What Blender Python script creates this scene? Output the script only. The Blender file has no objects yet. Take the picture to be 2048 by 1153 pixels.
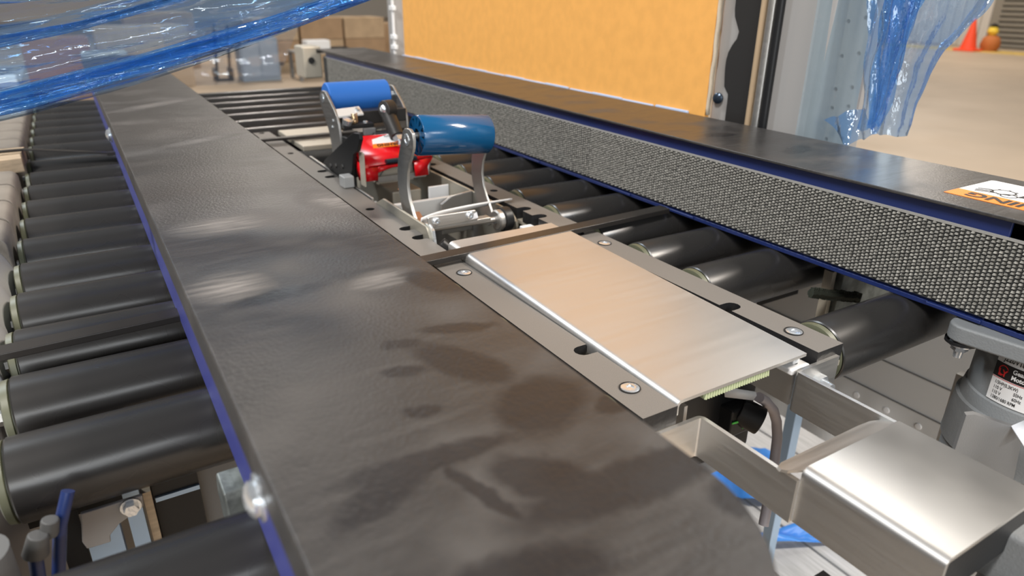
import bpy, bmesh, math, random
from mathutils import Vector, Matrix
from mathutils.geometry import delaunay_2d_cdt
random.seed(7)
R_ = math.radians
SC = bpy.context.scene
COL = SC.collection
# working unit u = 0.22 m, measured from a point 0.94 m above the floor (x across, y along the conveyor, z up)
S, ZC = 0.22, 0.94
FL = -ZC / S                                   # floor level in u

def W(p): return Vector((p[0] * S, p[1] * S, p[2] * S + ZC))

# ------------------------------------------------------------------ camera
cam = bpy.data.cameras.new('camera')
cam.sensor_width = 36.0
cam.lens = 1391.78 / 2048 * 36.0
cam.clip_start = 0.01
cam.clip_end = 200
cam.dof.use_dof = True
cam.dof.focus_distance = 0.50
cam.dof.aperture_fstop = 9.0
co = bpy.data.objects.new('camera', cam); COL.objects.link(co)
rx, dn, fw = Vector((0.8537, -0.5207, 0.0105)), Vector((-0.1974, -0.3422, -0.9186)), Vector((0.482, 0.7821, -0.395))
M = Matrix.Identity(4)
for i in range(3):
    M[i][0], M[i][1], M[i][2] = rx[i], -dn[i], -fw[i]
M.translation = (0, 0, ZC)
co.matrix_world = M
SC.camera = co
# ------------------------------------------------------------------ world, lights, exposure
SC.view_settings.view_transform = 'Standard'
SC.view_settings.look = 'None'
SC.view_settings.gamma = 1.0
SC.view_settings.use_curve_mapping = False
SC.view_settings.exposure = 0.0
SC.cycles.use_denoising = True
SC.cycles.transparent_max_bounces = 24
SC.cycles.max_bounces = 8
SC.cycles.sample_clamp_indirect = 6.0
SC.cycles.caustics_reflective = False
SC.cycles.caustics_refractive = False
wd = bpy.data.worlds.new('hall_ambient'); SC.world = wd; wd.use_nodes = True
wb = wd.node_tree.nodes['Background']
wb.inputs['Color'].default_value = (1.0, 0.98, 0.965, 1)
wb.inputs['Strength'].default_value = 0.18

def area(name, loc, sx, sy, power, col, target=None):
    l = bpy.data.lights.new(name, 'AREA'); l.shape = 'RECTANGLE'; l.size = sx; l.size_y = sy
    l.energy = power; l.color = col
    o = bpy.data.objects.new(name, l); COL.objects.link(o); o.location = loc
    if target is not None:
        o.rotation_euler = (Vector(target) - Vector(loc)).to_track_quat('-Z', 'Y').to_euler()
    return o
WARM, COOL = (1.0, 0.91, 0.81), (0.86, 0.94, 1.0)
area('hall_or_added_light', (3.6, -1.6, 5.0), 0.5, 1.4, 350, WARM, (0.4, 0.6, 0.7))
area('hall_or_added_light', (-3.2, -0.6, 5.2), 0.5, 1.4, 280, (1, 0.96, 0.92), (0.4, 0.6, 0.7))
area('hall_or_added_light', (-2.2, 4.4, 5.4), 0.5, 1.4, 170, COOL, (0.0, 1.0, 0.7))
area('hall_or_added_light', (5.0, 2.9, 5.4), 0.6, 1.6, 90, (1, 0.96, 0.90))  # moved here so its reflection brightens the tray and plate
area('hall_or_added_light', (12.0, 7.0, 5.6), 0.5, 1.4, 330, WARM)
area('hall_or_added_light', (2.5, 11.0, 5.6), 0.5, 1.4, 200, WARM)
area('hall_or_added_light', (-3.5, 11.0, 5.6), 0.5, 1.4, 200, WARM)
area('added_gloss_light', (-2.0, -7.0, 2.2), 3.2, 3.4, 220, (0.93, 0.97, 1.0), (0.2, 1.0, 1.0))  # added light behind the camera, gives the rollers gloss
area('hall_or_added_light', (-2.6, -6.0, 3.6), 2.4, 0.25, 80, (1, 0.96, 0.90), (0.1, 0.6, 0.75))  # added strip light for thin gloss streaks on the rollers
area('hall_or_added_light', (1.2, -8.5, 4.6), 2.4, 0.25, 110, (0.92, 0.97, 1), (0.1, 0.8, 0.75))  # second strip light added for roller highlights

# ------------------------------------------------------------------ materials
def mat(name, col, rough=0.5, metal=0.0, bump=0.0, bscale=400, stretch=(1, 1, 1), var=0.0, vscale=20,
        rvar=0.0, rscale=60, emit=None, spec=0.5, col2=None, trans=0.0, vstretch=None):
    m = bpy.data.materials.new(name); m.use_nodes = True
    nt = m.node_tree; N, L = nt.nodes, nt.links
    b = N['Principled BSDF']
    b.inputs['Roughness'].default_value = rough
    b.inputs['Metallic'].default_value = metal
    b.inputs['Specular IOR Level'].default_value = spec
    b.inputs['Base Color'].default_value = (*col, 1)
    if trans: b.inputs['Transmission Weight'].default_value = trans
    tc = N.new('ShaderNodeTexCoord')
    def noise(scale, st, det=3):
        mp = N.new('ShaderNodeMapping'); mp.inputs['Scale'].default_value = st
        L.new(tc.outputs['Object'], mp.inputs['Vector'])
        n = N.new('ShaderNodeTexNoise'); n.inputs['Scale'].default_value = scale; n.inputs['Detail'].default_value = det
        L.new(mp.outputs['Vector'], n.inputs['Vector'])
        return n
    if var or col2:
        n = noise(vscale, vstretch or stretch)
        mx = N.new('ShaderNodeMix'); mx.data_type = 'RGBA'
        cr = N.new('ShaderNodeMapRange'); cr.inputs[1].default_value = 0.35; cr.inputs[2].default_value = 0.65
        L.new(n.outputs['Fac'], cr.inputs[0]); L.new(cr.outputs[0], mx.inputs[0])
        c2 = col2 or tuple(max(0, c * (1 - var)) for c in col)
        c1 = col if col2 else tuple(min(1, c * (1 + var)) for c in col)
        mx.inputs[6].default_value = (*c1, 1); mx.inputs[7].default_value = (*c2, 1)
        L.new(mx.outputs[2], b.inputs['Base Color'])
    if rvar:
        n = noise(rscale, stretch)
        mr = N.new('ShaderNodeMapRange'); mr.inputs[1].default_value = 0.3; mr.inputs[2].default_value = 0.7
        mr.inputs[3].default_value = max(0.02, rough - rvar); mr.inputs[4].default_value = min(1, rough + rvar)
        L.new(n.outputs['Fac'], mr.inputs[0]); L.new(mr.outputs[0], b.inputs['Roughness'])
    if bump:
        n = noise(bscale, stretch, 2)
        bp = N.new('ShaderNodeBump'); bp.inputs['Strength'].default_value = bump; bp.inputs['Distance'].default_value = 0.0006
        L.new(n.outputs['Fac'], bp.inputs['Height']); L.new(bp.outputs['Normal'], b.inputs['Normal'])
    if emit:
        b.inputs['Emission Color'].default_value = (*emit[:3], 1); b.inputs['Emission Strength'].default_value = emit[3]
    return m

def cover_mat(name, stains, rub_sheen=(), rlo=0.36, grain=0.5):
    """dark brown powder coat: fine grain, rub streaks across the beam, oily hand prints (own shapes, in metres)"""
    m = mat(name, (0.040, 0.036, 0.033), 0.42, 0, grain, 620, spec=0.5)
    nt = m.node_tree; N, L = nt.nodes, nt.links; b = N['Principled BSDF']
    geo = N.new('ShaderNodeNewGeometry')
    mp = N.new('ShaderNodeMapping'); mp.inputs['Scale'].default_value = (16, 190, 1)
    L.new(geo.outputs['Position'], mp.inputs['Vector'])
    n1 = N.new('ShaderNodeTexNoise'); n1.inputs['Scale'].default_value = 2.0; n1.inputs['Detail'].default_value = 6
    n1.inputs['Roughness'].default_value = 0.65
    L.new(mp.outputs['Vector'], n1.inputs['Vector'])
    mp2 = N.new('ShaderNodeMapping'); mp2.inputs['Scale'].default_value = (17, 24, 1)
    L.new(geo.outputs['Position'], mp2.inputs['Vector'])
    n2 = N.new('ShaderNodeTexNoise'); n2.inputs['Scale'].default_value = 1.0; n2.inputs['Detail'].default_value = 4
    L.new(mp2.outputs['Vector'], n2.inputs['Vector'])
    def rng(src, a, c, lo, hi):
        r = N.new('ShaderNodeMapRange'); r.inputs[1].default_value = a; r.inputs[2].default_value = c
        r.inputs[3].default_value = lo; r.inputs[4].default_value = hi; L.new(src, r.inputs[0]); return r.outputs[0]
    def mth(op, a, c):
        k = N.new('ShaderNodeMath'); k.operation = op
        for i, v in enumerate((a, c)):
            if isinstance(v, (int, float)): k.inputs[i].default_value = v
            else: L.new(v, k.inputs[i])
        return k.outputs[0]
    dust_sheen = mth('MAXIMUM', rng(n1.outputs['Fac'], 0.46, 0.78, 0, .42), mth('MULTIPLY', rng(n2.outputs['Fac'], 0.5, 0.75, 0, 1), 0.7))
    oil = None
    if stains:
        # warp the position a little so that the prints have uneven borders
        wn = N.new('ShaderNodeTexNoise'); wn.inputs['Scale'].default_value = 160; wn.inputs['Detail'].default_value = 3
        L.new(geo.outputs['Position'], wn.inputs['Vector'])
        wv = N.new('ShaderNodeVectorMath'); wv.operation = 'MULTIPLY_ADD'
        L.new(wn.outputs['Color'], wv.inputs[0]); wv.inputs[1].default_value = (0.007, 0.007, 0); L.new(geo.outputs['Position'], wv.inputs[2])
        for (x, y, a, c, rot) in stains:
            q = N.new('ShaderNodeMapping'); q.vector_type = 'TEXTURE'
            q.inputs['Location'].default_value = (x * S + 0.0035, y * S + 0.0035, 0); q.inputs['Rotation'].default_value = (0, 0, R_(rot))
            q.inputs['Scale'].default_value = (a * S, c * S, 1000)
            L.new(wv.outputs[0], q.inputs['Vector'])
            ln = N.new('ShaderNodeVectorMath'); ln.operation = 'LENGTH'; L.new(q.outputs[0], ln.inputs[0])
            e = rng(ln.outputs['Value'], 0.75, 1.1, 1, 0)
            oil = e if oil is None else mth('MAXIMUM', oil, e)
    for (x, y, a, c, rot) in rub_sheen:  # skylight reflections on the rubbed coat, painted in as lighter streaky patches
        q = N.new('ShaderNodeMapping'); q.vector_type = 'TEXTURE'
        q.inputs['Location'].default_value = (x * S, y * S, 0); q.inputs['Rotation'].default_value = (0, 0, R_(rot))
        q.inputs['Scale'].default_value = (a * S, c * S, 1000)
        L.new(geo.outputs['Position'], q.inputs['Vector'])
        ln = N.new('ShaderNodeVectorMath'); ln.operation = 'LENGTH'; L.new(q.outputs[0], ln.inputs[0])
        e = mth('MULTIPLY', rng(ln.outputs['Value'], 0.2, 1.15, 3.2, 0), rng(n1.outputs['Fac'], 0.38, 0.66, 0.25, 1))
        dust_sheen = mth('MAXIMUM', dust_sheen, e)
    mix = N.new('ShaderNodeMix'); mix.data_type = 'RGBA'; mix.clamp_factor = False
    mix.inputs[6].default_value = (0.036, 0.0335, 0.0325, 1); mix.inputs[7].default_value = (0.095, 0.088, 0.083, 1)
    L.new(dust_sheen, mix.inputs[0])
    last = mix.outputs[2]
    rough = rng(dust_sheen, 0, 1, rlo, 0.62)
    if oil is not None:
        m2 = N.new('ShaderNodeMix'); m2.data_type = 'RGBA'; m2.inputs[7].default_value = (0.014, 0.013, 0.014, 1)
        L.new(mth('MULTIPLY', oil, 0.85), m2.inputs[0]); L.new(last, m2.inputs[6]); last = m2.outputs[2]
        rough = mth('SUBTRACT', rough, mth('MULTIPLY', oil, 0.02))
    L.new(last, b.inputs['Base Color']); L.new(rough, b.inputs['Roughness'])
    return m

def film_mat(name, tint, gloss=0.12, body=0.10, bodycol=(0.10, 0.32, 0.85), wrinkle=0.6, wscale=60, stretch=(1, 1, 1)):
    """thin plastic film: tinted see-through sheet with sharp reflections and a little milky body"""
    m = bpy.data.materials.new(name); m.use_nodes = True
    nt = m.node_tree; N, L = nt.nodes, nt.links; N.remove(N['Principled BSDF']); out = N['Material Output']
    tr = N.new('ShaderNodeBsdfTransparent'); tr.inputs['Color'].default_value = (*tint, 1)
    gl = N.new('ShaderNodeBsdfGlossy'); gl.inputs['Roughness'].default_value = 0.07; gl.inputs['Color'].default_value = (0.92, 0.97, 1, 1)
    df = N.new('ShaderNodeBsdfTranslucent'); df.inputs['Color'].default_value = (*bodycol, 1)
    d2 = N.new('ShaderNodeBsdfDiffuse'); d2.inputs['Color'].default_value = (*bodycol, 1)
    tc = N.new('ShaderNodeTexCoord'); mp = N.new('ShaderNodeMapping'); mp.inputs['Scale'].default_value = stretch
    L.new(tc.outputs['Object'], mp.inputs['Vector'])
    n = N.new('ShaderNodeTexNoise'); n.inputs['Scale'].default_value = wscale; n.inputs['Detail'].default_value = 4
    L.new(mp.outputs['Vector'], n.inputs['Vector'])
    bp = N.new('ShaderNodeBump'); bp.inputs['Strength'].default_value = wrinkle; bp.inputs['Distance'].default_value = 0.01
    L.new(n.outputs['Fac'], bp.inputs['Height']); L.new(bp.outputs['Normal'], gl.inputs['Normal'])
    fr = N.new('ShaderNodeLayerWeight'); fr.inputs['Blend'].default_value = 0.25; L.new(bp.outputs['Normal'], fr.inputs['Normal'])
    ad = N.new('ShaderNodeMixShader'); ad.inputs[0].default_value = 0.5
    L.new(df.outputs[0], ad.inputs[1]); L.new(d2.outputs[0], ad.inputs[2])
    m1 = N.new('ShaderNodeMixShader'); m1.inputs[0].default_value = body
    L.new(tr.outputs[0], m1.inputs[1]); L.new(ad.outputs[0], m1.inputs[2])
    mr = N.new('ShaderNodeMapRange'); mr.inputs[3].default_value = gloss; mr.inputs[4].default_value = min(1, gloss + 0.6)
    L.new(fr.outputs['Fresnel'], mr.inputs[0])
    m2 = N.new('ShaderNodeMixShader'); L.new(mr.outputs[0], m2.inputs[0]); L.new(m1.outputs[0], m2.inputs[1]); L.new(gl.outputs[0], m2.inputs[2])
    L.new(m2.outputs[0], out.inputs['Surface'])
    return m

STAINS = [(0.432, 1.102, .042, .022, -15), (0.397, 1.006, .042, .022, -20), (0.373, 0.874, .036, .020, -20), (0.56, 1.11, .085, .022, -20),
          (0.50, 0.98, .05, .12, 25), (0.55, 0.80, .10, .075, 30), (0.33, 0.755, .15, .028, -4), (0.245, 0.72, .09, .035, 25),
          (0.56, 0.570, .21, .048, -3), (0.33, 0.50, .12, .05, -10), (0.66, 0.74, .05, .03, 10), (0.36, 0.66, .014, .09, 15), (0.45, 0.64, .05, .09, 40),
          (0.66, 0.47, .05, .05, 0), (0.62, 1.35, .05, .10, 20), (0.30, 1.45, .12, .035, 5)]
MT = {}
RUB_SHEEN = [(.40, 4.48, .36, .07, 38), (.63, 2.12, .10, .17, 10), (.215, 1.55, .10, .10, 20), (.30, 2.02, .16, .10, 0), (.45, 3.3, .2, .05, 25), (.52, 1.42, .10, .06, 10)]  # rubbed spots of the left cover with skylight sheen put into the colour
MT['cover'] = cover_mat('brown powder coat with hand prints', STAINS, RUB_SHEEN)
MT['cover2'] = cover_mat('brown powder coat', [(2.6, 1.9, .12, .05, 20), (2.55, 2.3, .10, .05, -10)], (), 0.29, 0.2)
MT['blue_paint'] = mat('navy blue enamel', (0.012, 0.024, 0.11), 0.35, 0, 0.1, 500, spec=0.5)
MT['blue_edge'] = mat('violet blue enamel', (0.048, 0.058, 0.26), 0.5, 0, 0.2, 700)
MT['belt'] = mat('dark grey rubber', (0.030, 0.031, 0.030), 0.75, 0, 0.6, 900, var=0.3, vscale=120)
MT['nub'] = mat('worn grey rubber', (0.25, 0.24, 0.215), 0.7, 0, 0.5, 900, var=0.45, vscale=300)
MT['belt_far'] = mat('grey rubber belt edge', (0.30, 0.29, 0.27), 0.7, 0, 0.4, 800)
MT['roller'] = mat('black roller sleeve', (0.025, 0.024, 0.0235), 0.30, 0, 0.02, 700, rvar=0.05, rscale=12, spec=0.6)
MT['ring'] = mat('dull green plastic', (0.10, 0.104, 0.065), 0.45)
MT['ringgap'] = mat('black gap', (0.01, 0.01, 0.01), 0.6)
MT['rail'] = mat('grey brown speckled plastic', (0.165, 0.152, 0.138), 0.5, 0, 0.15, 1500, var=0.16, vscale=2600)
MT['railside'] = mat('black plastic edge', (0.012, 0.012, 0.013), 0.45, 0, 0.6, 300)
MT['steel'] = mat('brushed stainless', (0.66, 0.645, 0.62), 0.42, 0.85, 0.02, 500, (1, 16, 1), rvar=0.03, rscale=9)
MT['steel2'] = mat('satin stainless', (0.68, 0.67, 0.65), 0.42, 1, 0.03, 60, (1, 1, 30), rvar=0.05, rscale=14)
MT['zinc'] = mat('bright zinc', (0.75, 0.79, 0.83), 0.25, 0.8, 0.3, 500)
MT['satin'] = mat('grey satin steel', (0.46, 0.45, 0.43), 0.42, 0.9, 0.15, 500, (1, 1, 8), rvar=0.06, rscale=40)
MT['satin_edge'] = mat('cream edged aluminium', (0.44, 0.41, 0.34), 0.45, 0.5)
MT['alu'] = mat('bright aluminium', (0.78, 0.77, 0.74), 0.5, 0.25, 0.15, 400, (8, 1, 1))
MT['black'] = mat('black plastic', (0.012, 0.0125, 0.0135), 0.42, 0, 0.1, 400, spec=0.35)
MT['blackmetal'] = mat('black anodised metal', (0.035, 0.034, 0.033), 0.38, 0.2, 0.1, 400)
MT['blue_roll'] = mat('blue polyurethane', (0.005, 0.075, 0.19), 0.20, 0, 0.12, 40, (1, 6, 6), rvar=0.08, rscale=25, spec=0.6)
MT['blue_roll2'] = mat('matt bright blue rubber', (0.025, 0.17, 0.60), 0.55, 0, 0.15, 500)
MT['spoke'] = mat('dark blue slot', (0.004, 0.012, 0.03), 0.6)
MT['red'] = mat('glossy red guard', (0.72, 0.006, 0.012), 0.30, 0, 0.05, 200)
MT['darkbar'] = mat('dark blue steel rod', (0.05, 0.07, 0.10), 0.25, 0.7)
MT['white'] = mat('white vinyl', (0.80, 0.80, 0.80), 0.45)
MT['orange'] = mat('orange vinyl', (0.90, 0.22, 0.015), 0.45)
MT['ink'] = mat('black ink', (0.012, 0.010, 0.010), 0.5)
MT['redink'] = mat('red ink', (0.55, 0.02, 0.02), 0.5)
MT['whitestrip'] = mat('white nylon', (0.74, 0.73, 0.72), 0.4)
MT['strap'] = mat('black steel strapping', (0.030, 0.027, 0.025), 0.30, 0.2)
MT['cream'] = mat('cream coated plate', (0.50, 0.46, 0.38), 0.38, 0.3, 0.05, 300)
MT['grey'] = mat('light grey paint', (0.36, 0.35, 0.34), 0.45, 0, 0.08, 500)
MT['grey_dark'] = mat('mid grey paint', (0.17, 0.17, 0.17), 0.45, 0, 0.15, 600)
MT['cast'] = mat('cast grey paint', (0.20, 0.21, 0.215), 0.5, 0, 0.4, 700)
MT['guard'] = mat('grey brown moulding', (0.22, 0.195, 0.165), 0.55, 0, 0.3, 700, var=0.12, vscale=30)
MT['card'] = mat('orange tan card', (0.92, 0.46, 0.12), 0.62, 0, 0.15, 350, var=0.04, vscale=60, spec=0.3)
MT['cardedge'] = mat('pale card edge', (0.65, 0.55, 0.42), 0.8, 0, 0.3, 300)
MT['carton'] = mat('brown carton board', (0.36, 0.24, 0.14), 0.8, 0, 0.1, 100, var=0.08, vscale=8)
MT['carton2'] = mat('pale brown carton board', (0.44, 0.32, 0.20), 0.8, 0, 0.1, 100, var=0.08, vscale=8)
MT['wood'] = mat('raw timber', (0.52, 0.40, 0.27), 0.75, 0, 0.4, 40, (1, 12, 12), var=0.15, vscale=20)
MT['wood_grey'] = mat('grey planed timber', (0.43, 0.44, 0.45), 0.7, 0, 0.4, 40, (12, 1, 12), var=0.12, vscale=18)
MT['floor'] = mat('worn tan concrete', (0.42, 0.33, 0.24), 0.55, 0, 0.2, 40, var=0.07, vscale=1.2, rvar=0.1, rscale=1.5)
MT['yellowpaint'] = mat('yellow floor paint', (0.62, 0.43, 0.12), 0.6, 0, 0.3, 60, var=0.15, vscale=9)
MT['cone'] = mat('orange red cone plastic', (0.95, 0.09, 0.03), 0.5)
MT['shutter'] = mat('grey brown steel shutter', (0.27, 0.25, 0.21), 0.5, 0.2)
MT['wall'] = mat('off white wall cladding', (0.62, 0.58, 0.52), 0.7)
MT['hose'] = mat('pale grey cable', (0.42, 0.39, 0.42), 0.5)
MT['green'] = mat('green cover', (0.10, 0.75, 0.10), 0.4)
MT['cable'] = mat('dark blue cable', (0.012, 0.030, 0.13), 0.4)
MT['copper'] = mat('copper coloured strap', (0.62, 0.33, 0.20), 0.35, 0.6)
MT['galv'] = mat('dull galvanised steel', (0.22, 0.24, 0.23), 0.5, 0.6, 0.4, 300, var=0.3, vscale=80)
MT['galvb'] = mat('pale galvanised block', (0.45, 0.46, 0.46), 0.45, 0.4)
MT['fit'] = mat('dim grey fitting', (.09, .09, .088), .55)
MT['skirt'] = mat('pale grey powder coat', (0.62, 0.62, 0.61), 0.45)
MT['bluesteel'] = mat('pale blue zinc steel', (0.44, 0.60, 0.80), 0.4, 0.3)
MT['spring'] = mat('brass coloured spring', (0.55, 0.40, 0.24), 0.3, 0.9)
MT['brush'] = mat('yellow green ribbed strip', (0.42, 0.46, 0.28), 0.5)
MT['paper'] = mat('white paper', (0.82, 0.83, 0.86), 0.7, 0, 0.4, 200)
MT['film_deep'] = film_mat('deep blue film', (0.46, 0.74, 0.99), 0.07, 0.24, (0.06, 0.36, 0.95), 0.8, 70, (.12, 1, 1))
MT['film_mid'] = film_mat('blue film', (0.66, 0.84, 0.99), 0.07, 0.14, (0.18, 0.46, 0.95), 0.5, 45, (.15, 1, 1))
MT['film_clear'] = film_mat('clear bluish film', (0.90, 0.93, 0.98), 0.05, 0.08, (0.50, 0.55, 0.70), 0.5, 30, (.2, 1, 1))
MT['film_hang'] = film_mat('hanging blue film', (0.60, 0.79, 0.99), 0.07, 0.20, (0.12, 0.36, 0.90), 0.5, 55, (1, 1, 0.5))
MT['film_pale'] = film_mat('pale wrapped film', (0.84, 0.92, 0.96), 0.05, 0.34, (0.62, 0.74, 0.82), 0.3, 30)

# ------------------------------------------------------------------ mesh builder (coordinates in u)
WL = {}
class B:
    def __init__(s): s.bm = bmesh.new()
    def face(s, vs):
        try: return s.bm.faces.new(vs)
        except ValueError: return None
    def poly(s, pts, faces):
        v = [s.bm.verts.new(p) for p in pts]
        for f in faces: s.face([v[i] for i in f])
        return s
    def box(s, x0, x1, y0, y1, z0, z1):
        return s.poly([(x0, y0, z0), (x1, y0, z0), (x1, y1, z0), (x0, y1, z0), (x0, y0, z1), (x1, y0, z1), (x1, y1, z1), (x0, y1, z1)],
                      [(0, 3, 2, 1), (4, 5, 6, 7), (0, 1, 5, 4), (1, 2, 6, 5), (2, 3, 7, 6), (3, 0, 4, 7)])
    def slab(s, pts, off):
        n = len(pts); off = Vector(off)
        a = [s.bm.verts.new(p) for p in pts]; c = [s.bm.verts.new(Vector(p) + off) for p in pts]
        s.face(a[::-1]); s.face(c)
        for i in range(n): s.face([a[i], a[(i + 1) % n], c[(i + 1) % n], c[i]])
        return s
    def hexa(s, c8):
        return s.poly(c8, [(0, 3, 2, 1), (4, 5, 6, 7), (0, 1, 5, 4), (1, 2, 6, 5), (2, 3, 7, 6), (3, 0, 4, 7)])
    def prism(s, pts, ax, a, b):
        def P(p, h): return {'x': (h, p[0], p[1]), 'y': (p[0], h, p[1]), 'z': (p[0], p[1], h)}[ax]
        n = len(pts)
        v0 = [s.bm.verts.new(P(p, a)) for p in pts]; v1 = [s.bm.verts.new(P(p, b)) for p in pts]
        s.face(v0[::-1]); s.face(v1)
        for i in range(n): s.face([v0[i], v0[(i + 1) % n], v1[(i + 1) % n], v1[i]])
        return s
    def holed(s, outer, holes, ax, a, b):
        pts, fs = [], []
        for lp in [outer] + holes:
            k = len(pts); pts += [Vector(p) for p in lp]; fs.append(list(range(k, k + len(lp))))
        r = delaunay_2d_cdt(pts, [], fs, 2, 1e-7)
        def P(p, h): return {'x': (h, p[0], p[1]), 'y': (p[0], h, p[1]), 'z': (p[0], p[1], h)}[ax]
        v0 = [s.bm.verts.new(P(p, a)) for p in r[0]]; v1 = [s.bm.verts.new(P(p, b)) for p in r[0]]
        ec = {}
        for f in r[2]:
            s.face([v0[i] for i in f][::-1]); s.face([v1[i] for i in f])
            for i in range(len(f)):
                e = (f[i], f[(i + 1) % len(f)]); ec[tuple(sorted(e))] = ec.get(tuple(sorted(e)), []) + [e]
        for k, es in ec.items():
            if len(es) == 1:
                i, j = es[0]; s.face([v0[i], v0[j], v1[j], v1[i]])
        return s
    def cyl(s, p0, p1, r0, r1=None, seg=24, caps=True, ang=0):
        p0, p1 = Vector(p0), Vector(p1); d = (p1 - p0).normalized(); r1 = r0 if r1 is None else r1
        t = Vector((0, 0, 1)) if abs(d.z) < 0.9 else Vector((0, 1, 0))
        e1 = d.cross(t).normalized(); e2 = d.cross(e1)
        def ring(c, r): return [s.bm.verts.new(c + (e1 * math.cos(2 * math.pi * i / seg + ang) + e2 * math.sin(2 * math.pi * i / seg + ang)) * r) for i in range(seg)]
        a, b = ring(p0, r0), ring(p1, r1)
        for i in range(seg): s.face([a[i], a[(i + 1) % seg], b[(i + 1) % seg], b[i]])
        if caps: s.face(a[::-1]); s.face(b)
        return s
    def lathe(s, p0, d, prof, seg=32):
        """prof: list of (along, radius) revolved about the axis d through p0"""
        p0, d = Vector(p0), Vector(d).normalized()
        t = Vector((0, 0, 1)) if abs(d.z) < 0.9 else Vector((0, 1, 0))
        e1 = d.cross(t).normalized(); e2 = d.cross(e1); prev = None
        for h, r in prof:
            c = p0 + d * h
            ring = [s.bm.verts.new(c)] if r < 1e-6 else [s.bm.verts.new(c + (e1 * math.cos(2 * math.pi * i / seg) + e2 * math.sin(2 * math.pi * i / seg)) * r) for i in range(seg)]
            if prev is not None:
                for i in range(seg):
                    j = (i + 1) % seg
                    q = [prev[i % len(prev)], prev[j % len(prev)], ring[j % len(ring)], ring[i % len(ring)]]
                    u = []
                    for v in q:
                        if v not in u: u.append(v)
                    if len(u) > 2: s.face(u)
            prev = ring
        return s
    def tube(s, path, r, seg=10):
        P = [Vector(p) for p in path]; prev = None; e1 = None
        for k, p in enumerate(P):
            d = (P[min(k + 1, len(P) - 1)] - P[max(k - 1, 0)]).normalized()
            if e1 is None: e1 = d.orthogonal().normalized()
            e1 = (e1 - d * e1.dot(d)).normalized(); e2 = d.cross(e1)
            ring = [s.bm.verts.new(p + (e1 * math.cos(2 * math.pi * i / seg) + e2 * math.sin(2 * math.pi * i / seg)) * r) for i in range(seg)]
            if prev:
                for i in range(seg): s.face([prev[i], prev[(i + 1) % seg], ring[(i + 1) % seg], ring[i]])
            else: s.face(ring[::-1])
            prev = ring
        s.face(prev)
        return s
    def ribbon(s, path, hw, th, up):
        """flat strip: path of centre points, half width along 'hw' vector, thickness th along 'up'"""
        hw, up = Vector(hw), Vector(up) * th; prev = None
        for p in path:
            p = Vector(p)
            q = [s.bm.verts.new(v) for v in (p - hw, p + hw, p + hw + up, p - hw + up)]
            if prev:
                for i in range(4): s.face([prev[i], prev[(i + 1) % 4], q[(i + 1) % 4], q[i]])
            else: s.face(q[::-1])
            prev = q
        s.face(prev)
        return s
    def grid(s, fn, nu, nv):
        v = [[s.bm.verts.new(fn(i / nu, j / nv)) for j in range(nv + 1)] for i in range(nu + 1)]
        for i in range(nu):
            for j in range(nv): s.face([v[i][j], v[i + 1][j], v[i + 1][j + 1], v[i][j + 1]])
        return s
    def text(s, body, origin, ex, ey, height, th=0.0012, align='LEFT', wrap=None, bold=0.0, width=1.0):
        cu = bpy.data.curves.new('lettering', 'FONT'); cu.body = body; cu.size = 1.0; cu.align_x = align; cu.offset = bold
        cu.resolution_u = 3
        ob = bpy.data.objects.new('lettering', cu); COL.objects.link(ob)
        bpy.context.view_layer.update()
        me = ob.evaluated_get(bpy.context.evaluated_depsgraph_get()).to_mesh()
        o, ex, ey = Vector(origin), Vector(ex).normalized(), Vector(ey).normalized(); nz = ex.cross(ey)
        k = height / 0.70
        vs = []
        for v in me.vertices:
            a, b_ = v.co.x * k * width, v.co.y * k
            p = wrap(a, b_) if wrap else o + ex * a + ey * b_ + nz * th
            vs.append(s.bm.verts.new(p))
        for f in me.polygons: s.face([vs[i] for i in f.vertices])
        ob.evaluated_get(bpy.context.evaluated_depsgraph_get()).to_mesh_clear()
        bpy.data.objects.remove(ob); bpy.data.curves.remove(cu)
        return s
    def done(s, name, m, parent=None, smooth=38, bevel=0.0, bseg=2, solid=0.0, recalc=True):
        bm = s.bm
        if recalc and not solid: bmesh.ops.recalc_face_normals(bm, faces=bm.faces)
        lo = [min(v.co[i] for v in bm.verts) for i in range(3)]; hi = [max(v.co[i] for v in bm.verts) for i in range(3)]
        org = Vector(((lo[0] + hi[0]) / 2, (lo[1] + hi[1]) / 2, lo[2]))
        for v in bm.verts: v.co = (v.co - org) * S
        th = R_(smooth)
        for f in bm.faces: f.smooth = True
        for e in bm.edges:
            e.smooth = not (len(e.link_faces) == 2 and e.calc_face_angle(0) > th)
        me = bpy.data.meshes.new(name); bm.to_mesh(me); bm.free()
        for mm in (m if isinstance(m, (list, tuple)) else [m]): me.materials.append(mm)
        o = bpy.data.objects.new(name, me); COL.objects.link(o)
        w = W(org); WL[o] = w
        if parent: o.parent = parent; o.location = w - WL[parent]
        else: o.location = w
        if bevel:
            md = o.modifiers.new('edge', 'BEVEL'); md.width = bevel * S; md.segments = bseg; md.use_clamp_overlap = True; md.limit_method = 'ANGLE'; md.angle_limit = R_(35)
            md.harden_normals = True
        if solid:
            md = o.modifiers.new('sheet', 'SOLIDIFY'); md.thickness = solid * S
        return o

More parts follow.
